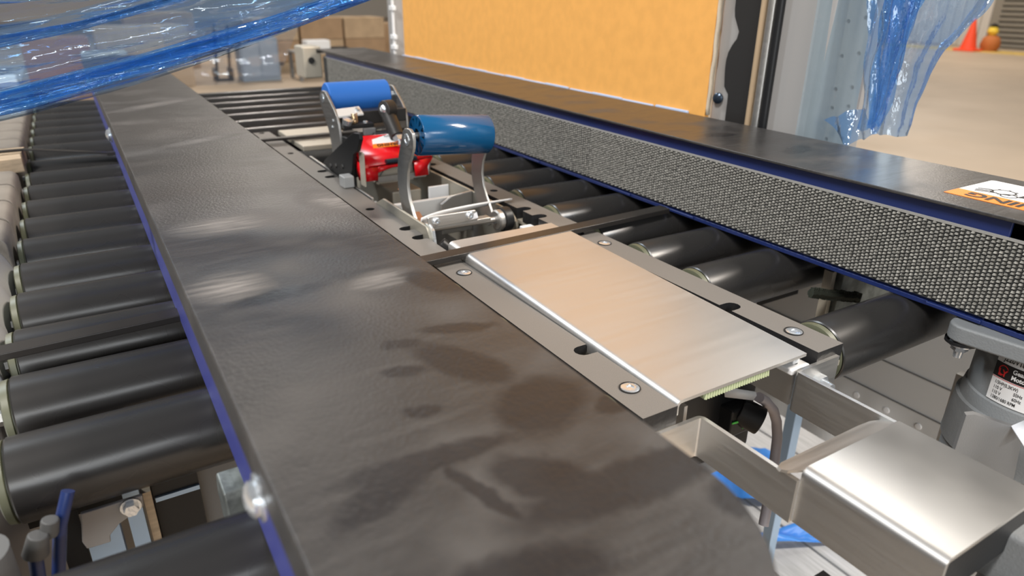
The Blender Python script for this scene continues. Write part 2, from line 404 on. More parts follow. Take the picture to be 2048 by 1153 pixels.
def tag(o, label=None, cat=None, group=None, kind=None):
    if label: o['label'] = label
    if cat: o['category'] = cat
    if group: o['group'] = group
    if kind: o['kind'] = kind
    return o
def thing(name, loc, label, cat, group=None):
    o = bpy.data.objects.new(name, None); COL.objects.link(o); o.empty_display_size = 0.02
    WL[o] = W(loc); o.location = WL[o]
    return tag(o, label, cat, group)
def dup(o, off, parent=None):
    c = o.copy(); COL.objects.link(c)
    if parent: c.parent = parent
    else: c.location = o.location + Vector(off) * S
    WL[c] = WL[o] + Vector(off) * S
    for ch in list(o.children): dup(ch, off, c)
    return c
def circ(cx, cy, r, n=20, a0=0.0, a1=2 * math.pi, close=True):
    k = n if close else n + 1
    return [(cx + r * math.cos(a0 + (a1 - a0) * i / n), cy + r * math.sin(a0 + (a1 - a0) * i / n)) for i in range(k)]
ORD = ['first', 'second', 'third', 'fourth', 'fifth', 'sixth', 'seventh', 'eighth', 'ninth', 'tenth', 'eleventh', 'twelfth']
def bolt_head(b, c, d, r, h, seg=6):
    c, d = Vector(c), Vector(d).normalized()
    b.cyl(c, c + d * h * 0.25, r * 1.35, seg=20); b.cyl(c + d * h * 0.25, c + d * h, r, r * 0.96, seg=seg)
def disc_screw(b, c, d, r, h):
    c, d = Vector(c), Vector(d).normalized()
    b.lathe(c, d, [(0, r), (h * 0.6, r), (h, r * 0.75), (h, r * 0.42), (h * 0.4, r * 0.36), (h * 0.4, 0)], 20)

# ================================================================== STRUCTURE: floor, far wall, shutter
f = B().box(-60, 130, -20, 120, FL - 0.5, FL).done('floor', MT['floor'], smooth=20); tag(f, kind='structure')
# right hand wall behind the cone
tag(B().box(70, 72, -20, 33.4, FL, 30).done('wall_right', MT['wall']), kind='structure')
wp = tag(B().box(70, 72, 33.4, 120, FL, 30).done('wall_right', MT['wall']), kind='structure')
for k in range(16):
    B().box(69.75, 70.05, 33.9 + k * 0.8, 34.3 + k * 0.8, FL, 12).done('cladding_rib', MT['wall'], wp, bevel=.08)
sh = tag(B().box(69.6, 69.9, 15.0, 33.0, FL, 14).done('door_1', MT['shutter']), kind='structure')
for k in range(30):
    B().prism([(69.62, FL + 0.05 + k * .42), (69.3, FL + .12 + k * .42), (69.3, FL + .34 + k * .42), (69.62, FL + .42 + k * .42)], 'y', 15.0, 33.0).done('shutter_slat', MT['shutter'], sh)
tag(B().box(69.4, 70.1, 33.0, 33.7, FL, 14).done('trim_1', MT['shutter']), kind='structure')
tag(B().box(62.5, 66.0, -5, 60, FL, FL + 0.01).done('trim_2', MT['yellowpaint']), kind='structure')
tag(B().box(-60, 130, 110, 112, FL, 30).done('wall_back', MT['wall']), kind='structure')

def cone(x, y, h, label):
    t = thing('traffic_cone', (x, y, FL), label, 'cone')
    B().box(x - .8, x + .8, y - .8, y + .8, FL, FL + .18).done('base', MT['cone'], t, bevel=.05)
    B().lathe((x, y, FL + .18), (0, 0, 1), [(0, .62), (h * .95, .12), (h, .10), (h, 0)], 20).done('body', MT['cone'], t)
cone(63.3, 31.9, 2.3, 'bright orange-red traffic cone standing left of the grey roller shutter')
cone(60.5, 39.2, 3.2, 'orange-red cone seen between the grey mast and the hanging blue film')
t = thing('equipment_bag', (65.0, 31.1, FL), 'small orange and yellow bundle on the floor beside the traffic cone', 'bundle')
B().lathe((65.0, 31.1, FL), (0, 0, 1), [(0, .6), (.5, .75), (1.0, .62), (1.25, .3), (1.3, 0)], 14).done('sack', mat('orange brown cloth', (.5, .16, .04), .8), t)
B().lathe((64.9, 31.1, FL + 1.2), (0, 0, 1), [(0, .25), (.3, .42), (.62, .3), (.75, 0)], 12).done('top', mat('yellow cloth', (.85, .6, .06), .7), t)
B().lathe((64.9, 31.1, FL + 1.8), (0, 0, 1), [(0, .2), (.2, .32), (.35, 0)], 10).done('cap', MT['black'], t)

# ================================================================== SIDE DRIVE UNITS
def mx(x, side): return x if side == 'r' else 2.996 - x
def drive(side):
    r = side == 'r'
    t = thing('side_drive_unit', (mx(2.6, side), 4.0, -0.98),
              'right-hand side belt drive with grey nubbed belt, blue frame and warning sticker' if r else
              'left-hand side belt drive with broad dark brown cover plate in the foreground', 'drive unit')
    y1 = 7.87 if r else 7.9
    X = lambda x: mx(x, side)
    # cover: flat plate, half-round near end, folded lip along the outer edge
    out = [(X(2.335), y1), (X(2.335), .542)] + [(X(2.605 - .27 * math.cos(a)), .542 - .27 * math.sin(a)) for a in [math.pi * k / 20 for k in range(1, 20)]] + [(X(2.875), .542), (X(2.875), y1)]
    b = B().prism(out, 'z', -.632, -.620)
    x0, x1 = sorted((X(2.865), X(2.876)))
    b.box(x0, x1, .56, y1, -.704, -.622)
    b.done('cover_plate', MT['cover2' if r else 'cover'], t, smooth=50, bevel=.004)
    # blue frame: outer wall, floor plate, thin wall behind the belt
    b = B()
    x0, x1 = sorted((X(2.835), X(2.850))); b.box(x0, x1, .55 if not r else .9, y1 - .15, -.972, -.634)
    b.box(*sorted((X(2.355), X(2.850))), .72, y1 - .15, -.985, -.966)
    b.box(*sorted((X(2.363), X(2.376))), .93, y1 - .2, -.970, -.634)
    b.done('frame', MT['blue_paint'] if r else MT['blue_edge'], t, bevel=.004)
    if r:
        for yy in (1.02, 2.3, 2.75, 3.6):
            B().box(2.345, 2.362, yy - .09, yy + .09, -.980, -.966).done('frame_tab', MT['blue_paint'], t, bevel=.004)
    # belt loop
    n = 24; pc = (2.515, .76); rr = .158; pe = (2.515, y1 - .17)
    path = [(pc[0] - rr, pe[1])] + [(pc[0] - rr, pe[1] + (pc[1] - pe[1]) * k / 40) for k in range(1, 41)]
    path += [(pc[0] - rr * math.cos(math.pi * k / n), pc[1] - rr * math.sin(math.pi * k / n)) for k in range(1, n + 1)]
    path += [(pe[0] + rr, pe[1])] + [(pe[0] + rr * math.cos(math.pi * k / n), pe[1] + rr * math.sin(math.pi * k / n)) for k in range(1, n)]
    b = B(); prev = first = None
    cx = Vector((2.515, 3, 0))
    for i, p in enumerate(path):
        q0, q2 = Vector(path[i - 1]), Vector(path[(i + 1) % len(path)])
        d = (q2 - q0).normalized(); nn = Vector((-d.y, d.x))
        o_, i_ = Vector(p) - nn * .007, Vector(p) + nn * .007
        # belt travels towards -y on the inner run, so -normal points outwards
        ring = [b.bm.verts.new((X(a.x), a.y, z)) for a, z in ((o_, -.955), (o_, -.689), (i_, -.689), (i_, -.955))]
        if prev:
            for j in range(4): b.face([prev[j], prev[(j + 1) % 4], ring[(j + 1) % 4], ring[j]])
        else: first = ring
        prev = ring
    for j in range(4): b.face([prev[j], prev[(j + 1) % 4], first[(j + 1) % 4], first[j]])
    bl = b.done('belt', MT['belt'], t, smooth=60)
    if r:
        b = B()
        xs = 2.515 - rr - .007
        rows, pz, py = 21, .0124, .031
        ys = .70
        y = ys; col = 0
        while y < 7.6:
            for k in range(rows):
                z = -.948 + k * pz + (0.5 * pz if col % 2 else 0)
                if z > -.693: continue
                yy = y + random.uniform(-.0012, .0012); zz = z + random.uniform(-.0008, .0008)
                h = random.uniform(.006, .0085); w, hh = .0058, .0038
                v = [b.bm.verts.new(p) for p in ((xs, yy - w, zz - hh), (xs, yy + w, zz - hh), (xs, yy + w * .8, zz + hh), (xs, yy - w * .8, zz + hh),
                                                 (xs - h, yy - w * .7, zz - hh * .7), (xs - h, yy + w * .7, zz - hh * .7), (xs - h * .7, yy + w * .5, zz + hh * .7), (xs - h * .7, yy - w * .5, zz + hh * .7))]
                for q in ((4, 7, 6, 5), (0, 4, 5, 1), (1, 5, 6, 2), (2, 6, 7, 3), (3, 7, 4, 0)): b.face([v[i] for i in q])
            y += py / 2 if y < 3 else py / 2 * 1.25; col += 1
        tag(b.done('belt_tread', MT['nub'], bl, smooth=20), kind='stuff')
        B().box(xs - .0035, xs + .012, .75, y1 - .2, -.690, -.684).done('belt_edge', MT['belt_far'], bl)
    # pulley inside the near end
    B().cyl((X(2.515), .76, -.945), (X(2.515), .76, -.70), .150, seg=32).done('pulley', MT['blackmetal'], t)
    B().cyl((X(2.515), pe[1], -.945), (X(2.515), pe[1], -.70), .150, seg=32).done('pulley', MT['blackmetal'], t)
    return t
DR = drive('r')
DL = drive('l')
# cover bolts on the lip of the left unit
for yy in (.905, 4.10):
    b = B(); b.lathe((.119, yy, -.704), (-1, 0, 0), [(0, .038), (.005, .038), (.006, .029), (.014, .029), (.020, .022), (.024, .010), (.025, 0)], 18)
    b.done('cap_nut', MT['zinc'], DL)
# seam across the far covers
B().box(2.33, 2.88, 7.87, 7.885, -.66, -.618).done('end_plate', MT['cover2'], DR, bevel=.003)
# far mounting blocks
def end_block(x0, x1, label, lab):
    t = thing('mounting_block', ((x0 + x1) / 2, 8.1, -.96), label, 'block')
    B().box(x0, x1, 7.93, 8.25, -.93, -.595).done('body', MT['cream'], t, bevel=.02)
    B().cyl((x0 + .09, 7.935, -.74), (x0 + .09, 7.915, -.74), .035, seg=16).done('bolt', MT['ringgap'], t)
    if lab: B().box(x0 + .03, x1 - .14, 7.924, 7.93, -.685, -.645).done('paper_label', MT['paper'], t)
end_block(2.19, 2.40, 'grey square block with dark bolt hole at far end of right belt drive', False)
end_block(.13, .52, 'grey end block with paper strip at far end of the left brown cover', True)

# warning sticker on the right cover (reads from the other side)
st = bpy.data.objects.new('warning_sticker', None); COL.objects.link(st); st.parent = DR
WL[st] = W((2.62, 1.0, -.62)); st.location = WL[st] - WL[DR]; st['label'] = 'orange and white warning sticker with hand in gears pictogram'
zt = -.6198
def flat(b, pts, z): return b.prism(pts, 'z', z, z + .0012)
flat(B(), [(2.462, .70), (2.557, .70), (2.557, 1.200), (2.462, 1.200)], zt).done('header_band', MT['orange'], st)
flat(B(), [(2.557, .70), (2.780, .70), (2.780, 1.190), (2.772, 1.200), (2.557, 1.200)], zt).done('white_panel', MT['white'], st)
b = B().text('WARNING', (2.538, .715, zt + .0012), (0, 1, 0), (-1, 0, 0), .056, .001, bold=.03, width=1.12)
b.done('lettering', MT['ink'], st)
b = B()
for k, s_ in enumerate(('Moving parts can crush and cut.', 'Keep hands away from belts.', 'Do not operate without guards.')):
    b.text(s_, (2.724 + k * .017, .84, zt + .0012), (0, 1, 0), (-1, 0, 0), .0085, .001)
b.done('small_print', MT['ink'], st)
b = B()
def ring2(b, cx, cy, r, w, z):
    n = 26
    b.holed(circ(cx, cy, r, n), [circ(cx, cy, r - w, n)], 'z', z, z + .001)
ring2(b, 2.632, 1.090, .036, .0045, zt + .0012); ring2(b, 2.595, 1.058, .026, .004, zt + .0012)
for a in range(8):
    an = a * math.pi / 4
    flat(b, [(2.632 + math.cos(an + s_) * rr_, 1.090 + math.sin(an + s_) * rr_) for s_, rr_ in ((-.1, .036), (.1, .036), (.08, .042), (-.08, .042))], zt + .0012)
for p in ([(2.60, 1.10), (2.606, 1.10), (2.58, 1.16), (2.575, 1.158)], [(2.615, 1.115), (2.622, 1.118), (2.596, 1.165), (2.59, 1.162)], [(2.63, 1.13), (2.637, 1.132), (2.62, 1.168), (2.614, 1.166)]): flat(b, p, zt + .0012)
flat(b, [(2.60, 1.035), (2.655, 1.03), (2.665, 1.005), (2.64, .985), (2.62, .955), (2.60, .965), (2.615, 1.0)], zt + .0012)
b.done('pictogram', MT['ink'], st)
# white corner sheet of a second notice nearer the camera is out of frame

# ================================================================== CONVEYOR ROLLERS
ZA, RR = -1.091, .1058
def roller(x0, x1, y, label, group, ring0=True, ring1=True):
    t = thing('conveyor_roller', ((x0 + x1) / 2, y, ZA - RR), label, 'roller', group)
    B().lathe((x0 + .025, y, ZA), (1, 0, 0), [(0, RR - .004), (.004, RR), (x1 - x0 - .054, RR), (x1 - x0 - .050, RR - .004)], 48).done('tube', MT['roller'], t)
    for s_, xx in ((1, x0), (-1, x1)):
        b = B().lathe((xx, y, ZA), (s_, 0, 0), [(0, .03), (0, RR - .018), (.004, RR - .007), (.020, RR - .004), (.022, RR - .010), (.034, RR - .010)], 40)
        b.done('end_cap', MT['ring'], t)
        B().cyl((xx - s_ * .035, y, ZA), (xx + s_ * .01, y, ZA), .022, seg=6).done('axle', MT['satin'], t)
    return t
LANE_Y = [1.205] + [1.759 + .329 * k for k in range(11)]
RL = roller(-.33, 1.06, LANE_Y[0], '', 'x')
RIGHT = roller(1.897, 3.30, LANE_Y[0], '', 'x')
def lane(first, ys, text):
    for i, y in enumerate(ys):
        o = first if i == 0 else dup(first, (0, y - ys[0], 0))
        o['label'] = text(i); o['group'] = first['group']
RL['group'] = 'rollers of the left lane'; RIGHT['group'] = 'rollers of the right lane'
lane(RL, LANE_Y, lambda i: 'black conveyor roller left of the brown cover, %s from the bottom of the photo' % ORD[i])
lane(RIGHT, LANE_Y, lambda i: 'black conveyor roller under the nubbed belt at right, %s from the near end' % ORD[i])
FY = [5.56 + .352 * k for k in range(7)]
RF = roller(-.33, 3.30, FY[0], '', 'x'); RF['group'] = 'wide rollers beyond the tape head'
lane(RF, FY, lambda i: 'full-width roller beyond the cream plates, %s row counted away from them' % ORD[i])

# ================================================================== LEFT ROLLER GUARD (notched moulding), right skirt
t = thing('roller_guard', (-.6, 4, -1.2), 'grey-brown notched side moulding along the left ends of the rollers', 'guard')
def tab(y0, y1, m):
    # rounded top shoulder in x-z, run along y
    prof = [(-.95, -1.22), (-.95, -.915)] + [(-.385 + .040 * math.sin(a), -.965 + .040 * math.cos(a)) for a in [math.pi / 2 * k / 6 for k in range(7)]] + [(-.345, -1.22)]
    return B().prism(prof, 'y', y0, y1).done('tab', m, t, smooth=50, bevel=.006)
for k in range(22):
    y0 = 1.60 + k * .329
    if 3.2 < y0 < 8.4 and not (4.55 < y0 + .16 < 5.1): tab(y0 + .018, y0 + .311, MT['guard'])
B().box(-.93, -.40, 3.26, 4.54, -1.2, -.955).box(-.93, -.40, 5.24, 8.6, -1.2, -.955).box(-.93, -.45, 4.54, 5.24, -1.2, -.99).done('core', MT['ringgap'], t)
gm = mat('light grey moulding', (.34, .34, .33), .6, 0, .3, 600)
def soft(u, v):
    a = u * math.pi * .62
    y = 3.22 - v * .95
    return (-.487 + .14 * math.sin(a) + .012 * math.sin(v * 19), y, -1.02 + .14 * math.cos(a) - u * .10 - v * .03)
gb = tag(B().grid(soft, 10, 16).done('edge_bumper', gm, smooth=60, solid=.01), 'pale grey rounded bumper moulding at the near left end of the rollers', 'bumper')

# timber wedge under the far strap
t = thing('timber_wedge', (-.45, 4.85, -.97), 'split piece of raw timber with a black strap over it beside left rollers', 'timber')
B().hexa([(-.95, 4.60, -.985), (-.325, 4.76, -.985), (-.330, 4.90, -.985), (-.95, 4.72, -.985), (-.95, 4.60, -.895), (-.325, 4.76, -.905), (-.335, 4.90, -.905), (-.95, 4.72, -.895)]).done('lower_piece', MT['wood'], t, bevel=.004)
B().hexa([(-.95, 4.78, -.985), (-.33, 4.94, -.985), (-.32, 5.10, -.985), (-.95, 5.00, -.985), (-.95, 4.78, -.895), (-.33, 4.94, -.905), (-.32, 5.10, -.905), (-.95, 5.00, -.895)]).done('upper_piece', MT['wood'], t, bevel=.004)

# steel straps lying across the bed
tag(B().hexa([(-1.3, 2.17, -.983), (2.33, 2.345, -.983), (2.33, 2.415, -.983), (-1.3, 2.235, -.983), (-1.3, 2.17, -.960), (2.33, 2.345, -.960), (2.33, 2.415, -.960), (-1.3, 2.235, -.960)]).done('flat_strap', MT['strap'], bevel=.003),
    'black flat strap crossing the rollers and the front of the steel plate', 'strap')
tag(B().hexa([(-1.2, 4.86, -.886), (-.32, 4.96, -.902), (-.32, 5.00, -.902), (-1.2, 4.91, -.886), (-1.2, 4.86, -.878), (-.32, 4.96, -.894), (-.32, 5.00, -.894), (-1.2, 4.91, -.878)])
    .hexa([(-.32, 4.96, -.902), (.10, 4.95, -.966), (.10, 4.995, -.966), (-.32, 5.00, -.902), (-.32, 4.96, -.894), (.10, 4.95, -.956), (.10, 4.995, -.956), (-.32, 5.00, -.894)])
    .hexa([(.10, 4.95, -.976), (1.70, 4.91, -.976), (1.70, 4.97, -.976), (.10, 4.995, -.976), (.10, 4.95, -.956), (1.70, 4.91, -.960), (1.70, 4.97, -.960), (.10, 4.995, -.956)])
    .done('flat_strap', MT['strap']), 'thin black strap over the timber wedge and the far cream plates', 'strap')

# ================================================================== BED RAILS, PLATES
def rail(side):
    r = side == 'r'
    X = (lambda x: x) if r else (lambda x: 2.955 - x)
    t = thing('bed_rail', (X(1.825), 3.2, -1.06), 'grey-brown plastic bed rail with black edges %s the stainless plate' % ('right of' if r else 'left of'), 'rail')
    ins, outr = 1.765, 1.885
    pts = [(ins, 1.095), (outr, 1.095), (outr, 5.42), (ins, 5.42)]
    for yn in (4.03, 3.88, 2.80, 2.66, 2.36, 1.465):
        pts += [(ins, yn + .028), (ins + .034, yn + .028)] + [(ins + .034 + .028 * math.sin(a), yn + .028 * math.cos(a)) for a in [math.pi * k / 6 for k in range(1, 6)]] + [(ins + .034, yn - .028), (ins, yn - .028)]
    pts = [(X(a), y) for a, y in pts]
    if not r: pts = pts[::-1]
    holes = [circ(X(1.828), yy, .022, 14) for yy in (3.165, 4.60, 5.385)]
    o = B().holed(pts, holes, 'z', -1.056, -1.0).done('strip', [MT['rail'], MT['railside']], t, smooth=30)
    for p in o.data.polygons:
        if abs(p.normal.z) < .5: p.material_index = 1
    for yy in (1.2265, 2.196):
        B().lathe((X(1.8175), yy, -1.001), (0, 0, 1), [(0, .030), (.004, .030), (.0045, .0265)], 24).done('countersink', MT['ringgap'], t)
        b = B(); disc_screw(b, (X(1.8175), yy - .002, -1.0005), (0, 0, 1), .0265, .006); b.done('screw', MT['zinc'], t)
    # angle carrying the rail
    x0, x1 = sorted((X(ins + .004), X(outr - .004)))
    B().box(x0, x1, 1.092, 5.40, -1.075, -1.058).done('carrier', MT['cream'], t)
    x0, x1 = sorted((X(ins - .065), X(ins - .053)))
    B().box(x0, x1, 1.12, 2.50, -1.178, -1.035).done('web', MT['steel2'], t)
    return t
rail('r'); rail('l')

def bull_plate(name, y0, y1, z0, z1, x0, x1, label, m):
    """sheet with rolled-down left edge; z0 at y0, z1 at y1"""
    t = thing(name, ((x0 + x1) / 2, (y0 + y1) / 2, z0 - .05), label, 'plate')
    th, rb = .010, .022
    prof = [(x1, 0)] + [(x0 + rb - rb * math.sin(a), -rb + rb * math.cos(a)) for a in [math.pi / 2 * k / 6 for k in range(7)]] + [(x0, -.045)]
    inn = [(x0 + th, -.045)] + [(x0 + rb - (rb - th) * math.sin(a), -rb + (rb - th) * math.cos(a)) for a in [math.pi / 2 * k / 6 for k in range(6, -1, -1)]] + [(x1, -th)]
    full = prof + inn
    b = B(); n = len(full)
    a = [b.bm.verts.new((x, y0, z0 + z)) for x, z in full]; c = [b.bm.verts.new((x, y1, z1 + z)) for x, z in full]
    for i in range(n): b.face([a[i], a[(i + 1) % n], c[(i + 1) % n], c[i]])
    h = len(prof)
    for v, flip in ((a, 0), (c, 1)):
        for i in range(h - 1):
            q = [v[i], v[i + 1], v[n - 2 - i], v[n - 1 - i]]
            b.face(q if flip else q[::-1])
    b.done('sheet', m, t, smooth=40)
    return t
pl = bull_plate('cover_plate', 1.105, 2.315, -.995, -.963, 1.195, 1.722, 'broad stainless steel cover plate in the centre, in front of the strap', MT['steel'])
B().box(1.30, 1.56, 1.11, 1.122, -1.022, -1.006).done('wiper_strip', MT['brush'], pl)
b = B()
for k in range(26): b.cyl((1.305 + k * .010, 1.106, -1.024), (1.310 + k * .010, 1.112, -1.004), .0045, seg=6)
b.done('wiper_ribs', MT['brush'], pl); 
bull_plate('cover_plate', 2.375, 2.465, -.970, -.968, 1.205, 1.722, 'narrow stainless strip just beyond the black strap, before the near tape roller', MT['steel'])
for (y0, y1, lb) in ((5.04, 5.36, 'cream plate beyond the far strap, last before the wide rollers'), (4.70, 5.00, 'cream plate in front of the far strap beside the far blue roller')):
    tag(B().box(1.24, 1.66, y0, y1, -1.02, -.985).done('bed_plate', MT['cream'], bevel=.006), lb, 'plate')

# ================================================================== TAPE HEAD
th_ = thing('tape_head', (1.46, 3.4, -1.35), 'tape applying head with two blue rollers on arms and red blade guard', 'tape head')
def plate_x(name, pts, x0, x1, m, parent=th_, bevel=.004): return B().prism(pts, 'x', x0, x1).done(name, m, parent, smooth=45, bevel=bevel)
def sub(name, loc, parent):
    o = bpy.data.objects.new(name, None); COL.objects.link(o); o.parent = parent; o.empty_display_size = .01
    WL[o] = W(loc); o.location = WL[o] - WL[parent]; return o
# side plates
plate_x('side_plate', [(2.645, -.962), (2.66, -.955), (3.16, -.955), (3.30, -1.02), (3.30, -1.36), (2.70, -1.36), (2.62, -1.06), (2.62, -1.0)], 1.192, 1.207, MT['satin_edge'])
plate_x('side_plate', [(2.775, -1.055), (2.835, -1.012), (3.30, -1.004), (4.5, -1.01), (4.5, -1.36), (2.80, -1.36), (2.76, -1.15)], 1.728, 1.744, MT['satin_edge'])
plate_x('inner_plate', [(3.35, -1.00), (4.45, -.995), (4.45, -1.36), (3.35, -1.36)], 1.205, 1.219, MT['satin'])
# cross bar and gusset
B().box(1.22, 1.72, 3.28, 3.31, -1.12, -1.035).done('cross_bar', MT['alu'], th_, bevel=.004)
plate_y = lambda name, pts, y0, y1, m, parent=th_: B().prism(pts, 'y', y0, y1).done(name, m, parent, smooth=45, bevel=.004)
plate_y('gusset', [(1.54, -1.22), (1.54, -1.05), (1.60, -1.015), (1.727, -1.0), (1.727, -1.22)], 3.22, 3.24, MT['satin'])
# floor of the cartridge and lower plates
B().box(1.21, 1.73, 2.75, 4.45, -1.36, -1.34).done('base_plate', MT['blackmetal'], th_)
B().box(1.22, 1.33, 3.42, 3.62, -1.30, -1.10).done('serrated_block', MT['alu'], th_, bevel=.006)
b = B()
for k in range(9): b.cyl((1.225 + k * .011, 3.415, -1.11), (1.225 + k * .011, 3.425, -1.095), .005, .001, seg=5)
b.done('teeth', MT['zinc'], th_)
plate_y('white_panel', [(1.60, -1.20), (1.60, -1.03), (1.726, -1.03), (1.726, -1.20)], 3.50, 3.515, MT['white'])
B().box(1.42, 1.60, 3.60, 4.2, -1.20, -1.06).done('pale_block', MT['cream'], th_, bevel=.01)
# copper tinted strap
B().ribbon([(1.395, 3.42, -.99), (1.415, 3.32, -1.06), (1.44, 3.20, -1.16)], (.016, 0, 0), .006, (0, -1, 0)).done('tension_strap', MT['copper'], th_)
# ---- near roller
def arm_near(x0, x1, dy):
    pts = [(2.899, -.573), (2.868, -.574), (2.845, -.588), (2.836, -.616), (2.842, -.650), (2.862, -.685), (2.898, -.735), (2.922, -.785), (2.930, -.840), (2.918, -.900), (2.890, -.945), (2.858, -.985), (2.80, -1.06), (2.87, -1.10), (2.945, -1.05),
           (2.985, -1.0), (3.010, -.957), (3.032, -.899), (3.040, -.858), (3.036, -.792), (3.022, -.735), (2.992, -.675), (2.968, -.630), (2.950, -.595), (2.928, -.578)]
    return [(y + dy, z) for y, z in pts]
a = plate_x('roller_arm', arm_near(0, 0, 0), 1.228, 1.245, MT['satin'])
bb = B(); bb.lathe((1.228, 2.905, -.624), (-1, 0, 0), [(0, .027), (.003, .027), (.004, .024), (.004, .016), (-.002, .013), (-.002, 0)], 24); bb.done('arm_bolt', MT['zinc'], a)
a = plate_x('roller_arm', arm_near(0, 0, .045), 1.648, 1.662, MT['satin'])
rn = sub('front_roller', (1.46, 2.915, -.71), th_)
pL, pR, cr = Vector((1.280, 2.915, -.612)), Vector((1.642, 2.915, -.638)), .091
ax = (pR - pL).normalized(); ln_ = (pR - pL).length
B().lathe(pL, ax, [(0, cr - .004), (.006, cr), (ln_ - .006, cr), (ln_, cr - .006), (ln_, .03)], 56).done('sleeve', MT['blue_roll'], rn, smooth=50)
cy, cz = pL.y, pL.z
n = 12; holes = []
for k in range(n):
    a0 = 2 * math.pi * k / n
    holes.append([(cy + r_ * math.cos(a0 + d), cz + r_ * math.sin(a0 + d)) for r_, d in ((.048, -.05), (.079, -.10), (.079, .14), (.075, .17), (.050, .06))])
B().holed(circ(cy, cz, cr - .003, 48), holes + [circ(cy, cz, .031, 20)], 'x', 1.282, 1.288).done('hub_face', MT['blue_roll'], rn)
B().cyl((1.300, cy, cz), (1.305, cy, cz), cr - .008, seg=32).done('hub_recess', MT['spoke'], rn)
B().cyl((1.244, cy - .004, cz - .002), (1.262, cy - .004, cz - .002), .024, seg=6).done('axle_nut', MT['zinc'], rn)
B().cyl((1.25, cy, cz), (1.31, cy, cz), .014, seg=16).done('axle', MT['satin'], rn)
B().cyl((1.63, pR.y, pR.z), (1.655, pR.y, pR.z), .014, seg=16).done('axle', MT['satin'], rn)

# ---- blade/wiper bracket under the near roller
br = sub('wiper_bracket', (1.33, 2.66, -.99), th_)
plate_y('plate', [(1.205, -.958), (1.200, -.918), (1.212, -.912), (1.436, -.915), (1.442, -.922), (1.452, -.962), (1.215, -.965)], 2.652, 2.664, MT['steel2'], br)
B().box(1.21, 1.52, 2.655, 2.70, -.978, -.962).done('foot', MT['satin'], br, bevel=.004)
for (xx, zz) in ((1.240, -.937), (1.407, -.936)):
    b = B(); b.lathe((xx, 2.652, zz), (0, -1, 0), [(0, .018), (.006, .0175), (.010, .012), (.010, .008), (.005, .0075), (.005, 0)], 20); b.done('cap_screw', MT['zinc'], br)
B().poly([(1.402, 2.6515, -.957), (1.450, 2.6515, -.953), (1.443, 2.6515, -.925), (1.428, 2.6515, -.93)], [(0, 1, 2, 3)]).done('white_patch', MT['paper'], br)
# white nylon strip, slightly bowed
def strip(u, v):
    x = 1.235 + u * .565
    return (x, 2.80 + v * .02 + u * .13 + .02 * math.sin(u * math.pi), -.949 - .030 * u - .012 * (1 - min(1, u * 4)) ** 2 - .050 * v * (1 - u * .85))
B().grid(strip, 24, 3).done('nylon_wiper', MT['whitestrip'], th_, solid=.008)
# cross shaft, knob, black bush
B().cyl((1.215, 2.74, -1.00), (1.66, 2.80, -1.03), .014, seg=14).done('cross_shaft', MT['satin'], th_)
k = sub('knob', (1.66, 2.82, -1.10), th_)
B().lathe((1.625, 2.80, -1.035), (1, .05, 0), [(0, 0), (0, .045), (.006, .052), (.03, .052)], 12).done('nut_face', MT['satin'], k)
B().cyl((1.655, 2.80, -1.035), (1.70, 2.803, -1.035), .060, seg=24).done('bush', MT['black'], k, bevel=.005)
B().cyl((1.617, 2.80, -1.035), (1.626, 2.80, -1.035), .014, seg=12).done('stud', MT['zinc'], k)
B().cyl((1.24, 2.62, -1.03), (1.33, 2.56, -1.12), .033, seg=18).done('rubber_stop', MT['black'], th_, bevel=.006)
B().box(1.70, 1.765, 2.55, 2.70, -1.11, -1.045).done('white_foot', MT['white'], th_, bevel=.006)
# small bent bright tab at front of left side plate
B().prism([(2.60, -1.02), (2.615, -.965), (2.655, -.945), (2.69, -.95), (2.65, -.975), (2.63, -1.03)], 'x', 1.205, 1.216).done('bent_tab', MT['zinc'], th_)

# ---- far roller with bracket
fa = [(4.119, -.556), (4.098, -.556), (4.076, -.567), (4.05, -.585), (3.964, -.638), (3.922, -.673), (3.900, -.72), (3.892, -.78), (3.90, -.90), (3.90, -1.05), (4.06, -1.05), (4.056, -.878), (4.086, -.782), (4.126, -.731), (4.202, -.642), (4.214, -.601), (4.200, -.577), (4.160, -.557)]
a = plate_x('roller_arm', fa, 1.238, 1.254, MT['satin'])
for (yy, zz, rr_) in ((4.150, -.600, .026), (3.985, -.705, .009), (4.01, -.745, .009)):
    B().lathe((1.238, yy, zz), (-1, 0, 0), [(0, rr_), (.004, rr_ * .95), (.006, 0)], 16).done('arm_bolt', MT['zinc'], a)
plate_x('roller_arm', [(y + .09, z) for y, z in fa], 1.690, 1.704, MT['satin'])
rf = sub('rear_roller', (1.46, 4.19, -.7), th_)
B().lathe((1.27, 4.19, -.607), (1, 0, 0), [(0, .03), (0, .083), (.006, .089), (.375, .089), (.381, .083), (.381, .03)], 48).done('sleeve', MT['blue_roll2'], rf)
B().cyl((1.24, 4.18, -.607), (1.69, 4.18, -.607), .018, seg=12).done('axle', MT['zinc'], rf)
B().hexa([(1.250, 3.92, -.684), (1.404, 3.93, -.680), (1.396, 3.98, -.645), (1.250, 3.97, -.650), (1.250, 3.92, -.672), (1.404, 3.93, -.668), (1.396, 3.98, -.633), (1.250, 3.97, -.638)]).done('white_cap', MT['alu'], th_, bevel=.003)
B().lathe((1.375, 3.955, -.652), (0, -.5, 1), [(0, .014), (.012, .013), (.014, 0)], 14).done('cap_screw', MT['zinc'], th_)
B().box(1.254, 1.43, 3.84, 3.93, -.735, -.71).done('black_block', MT['black'], th_, bevel=.006)
B().box(1.254, 1.69, 3.98, 4.08, -.74, -.665).done('cross_block', MT['blackmetal'], th_, bevel=.006)
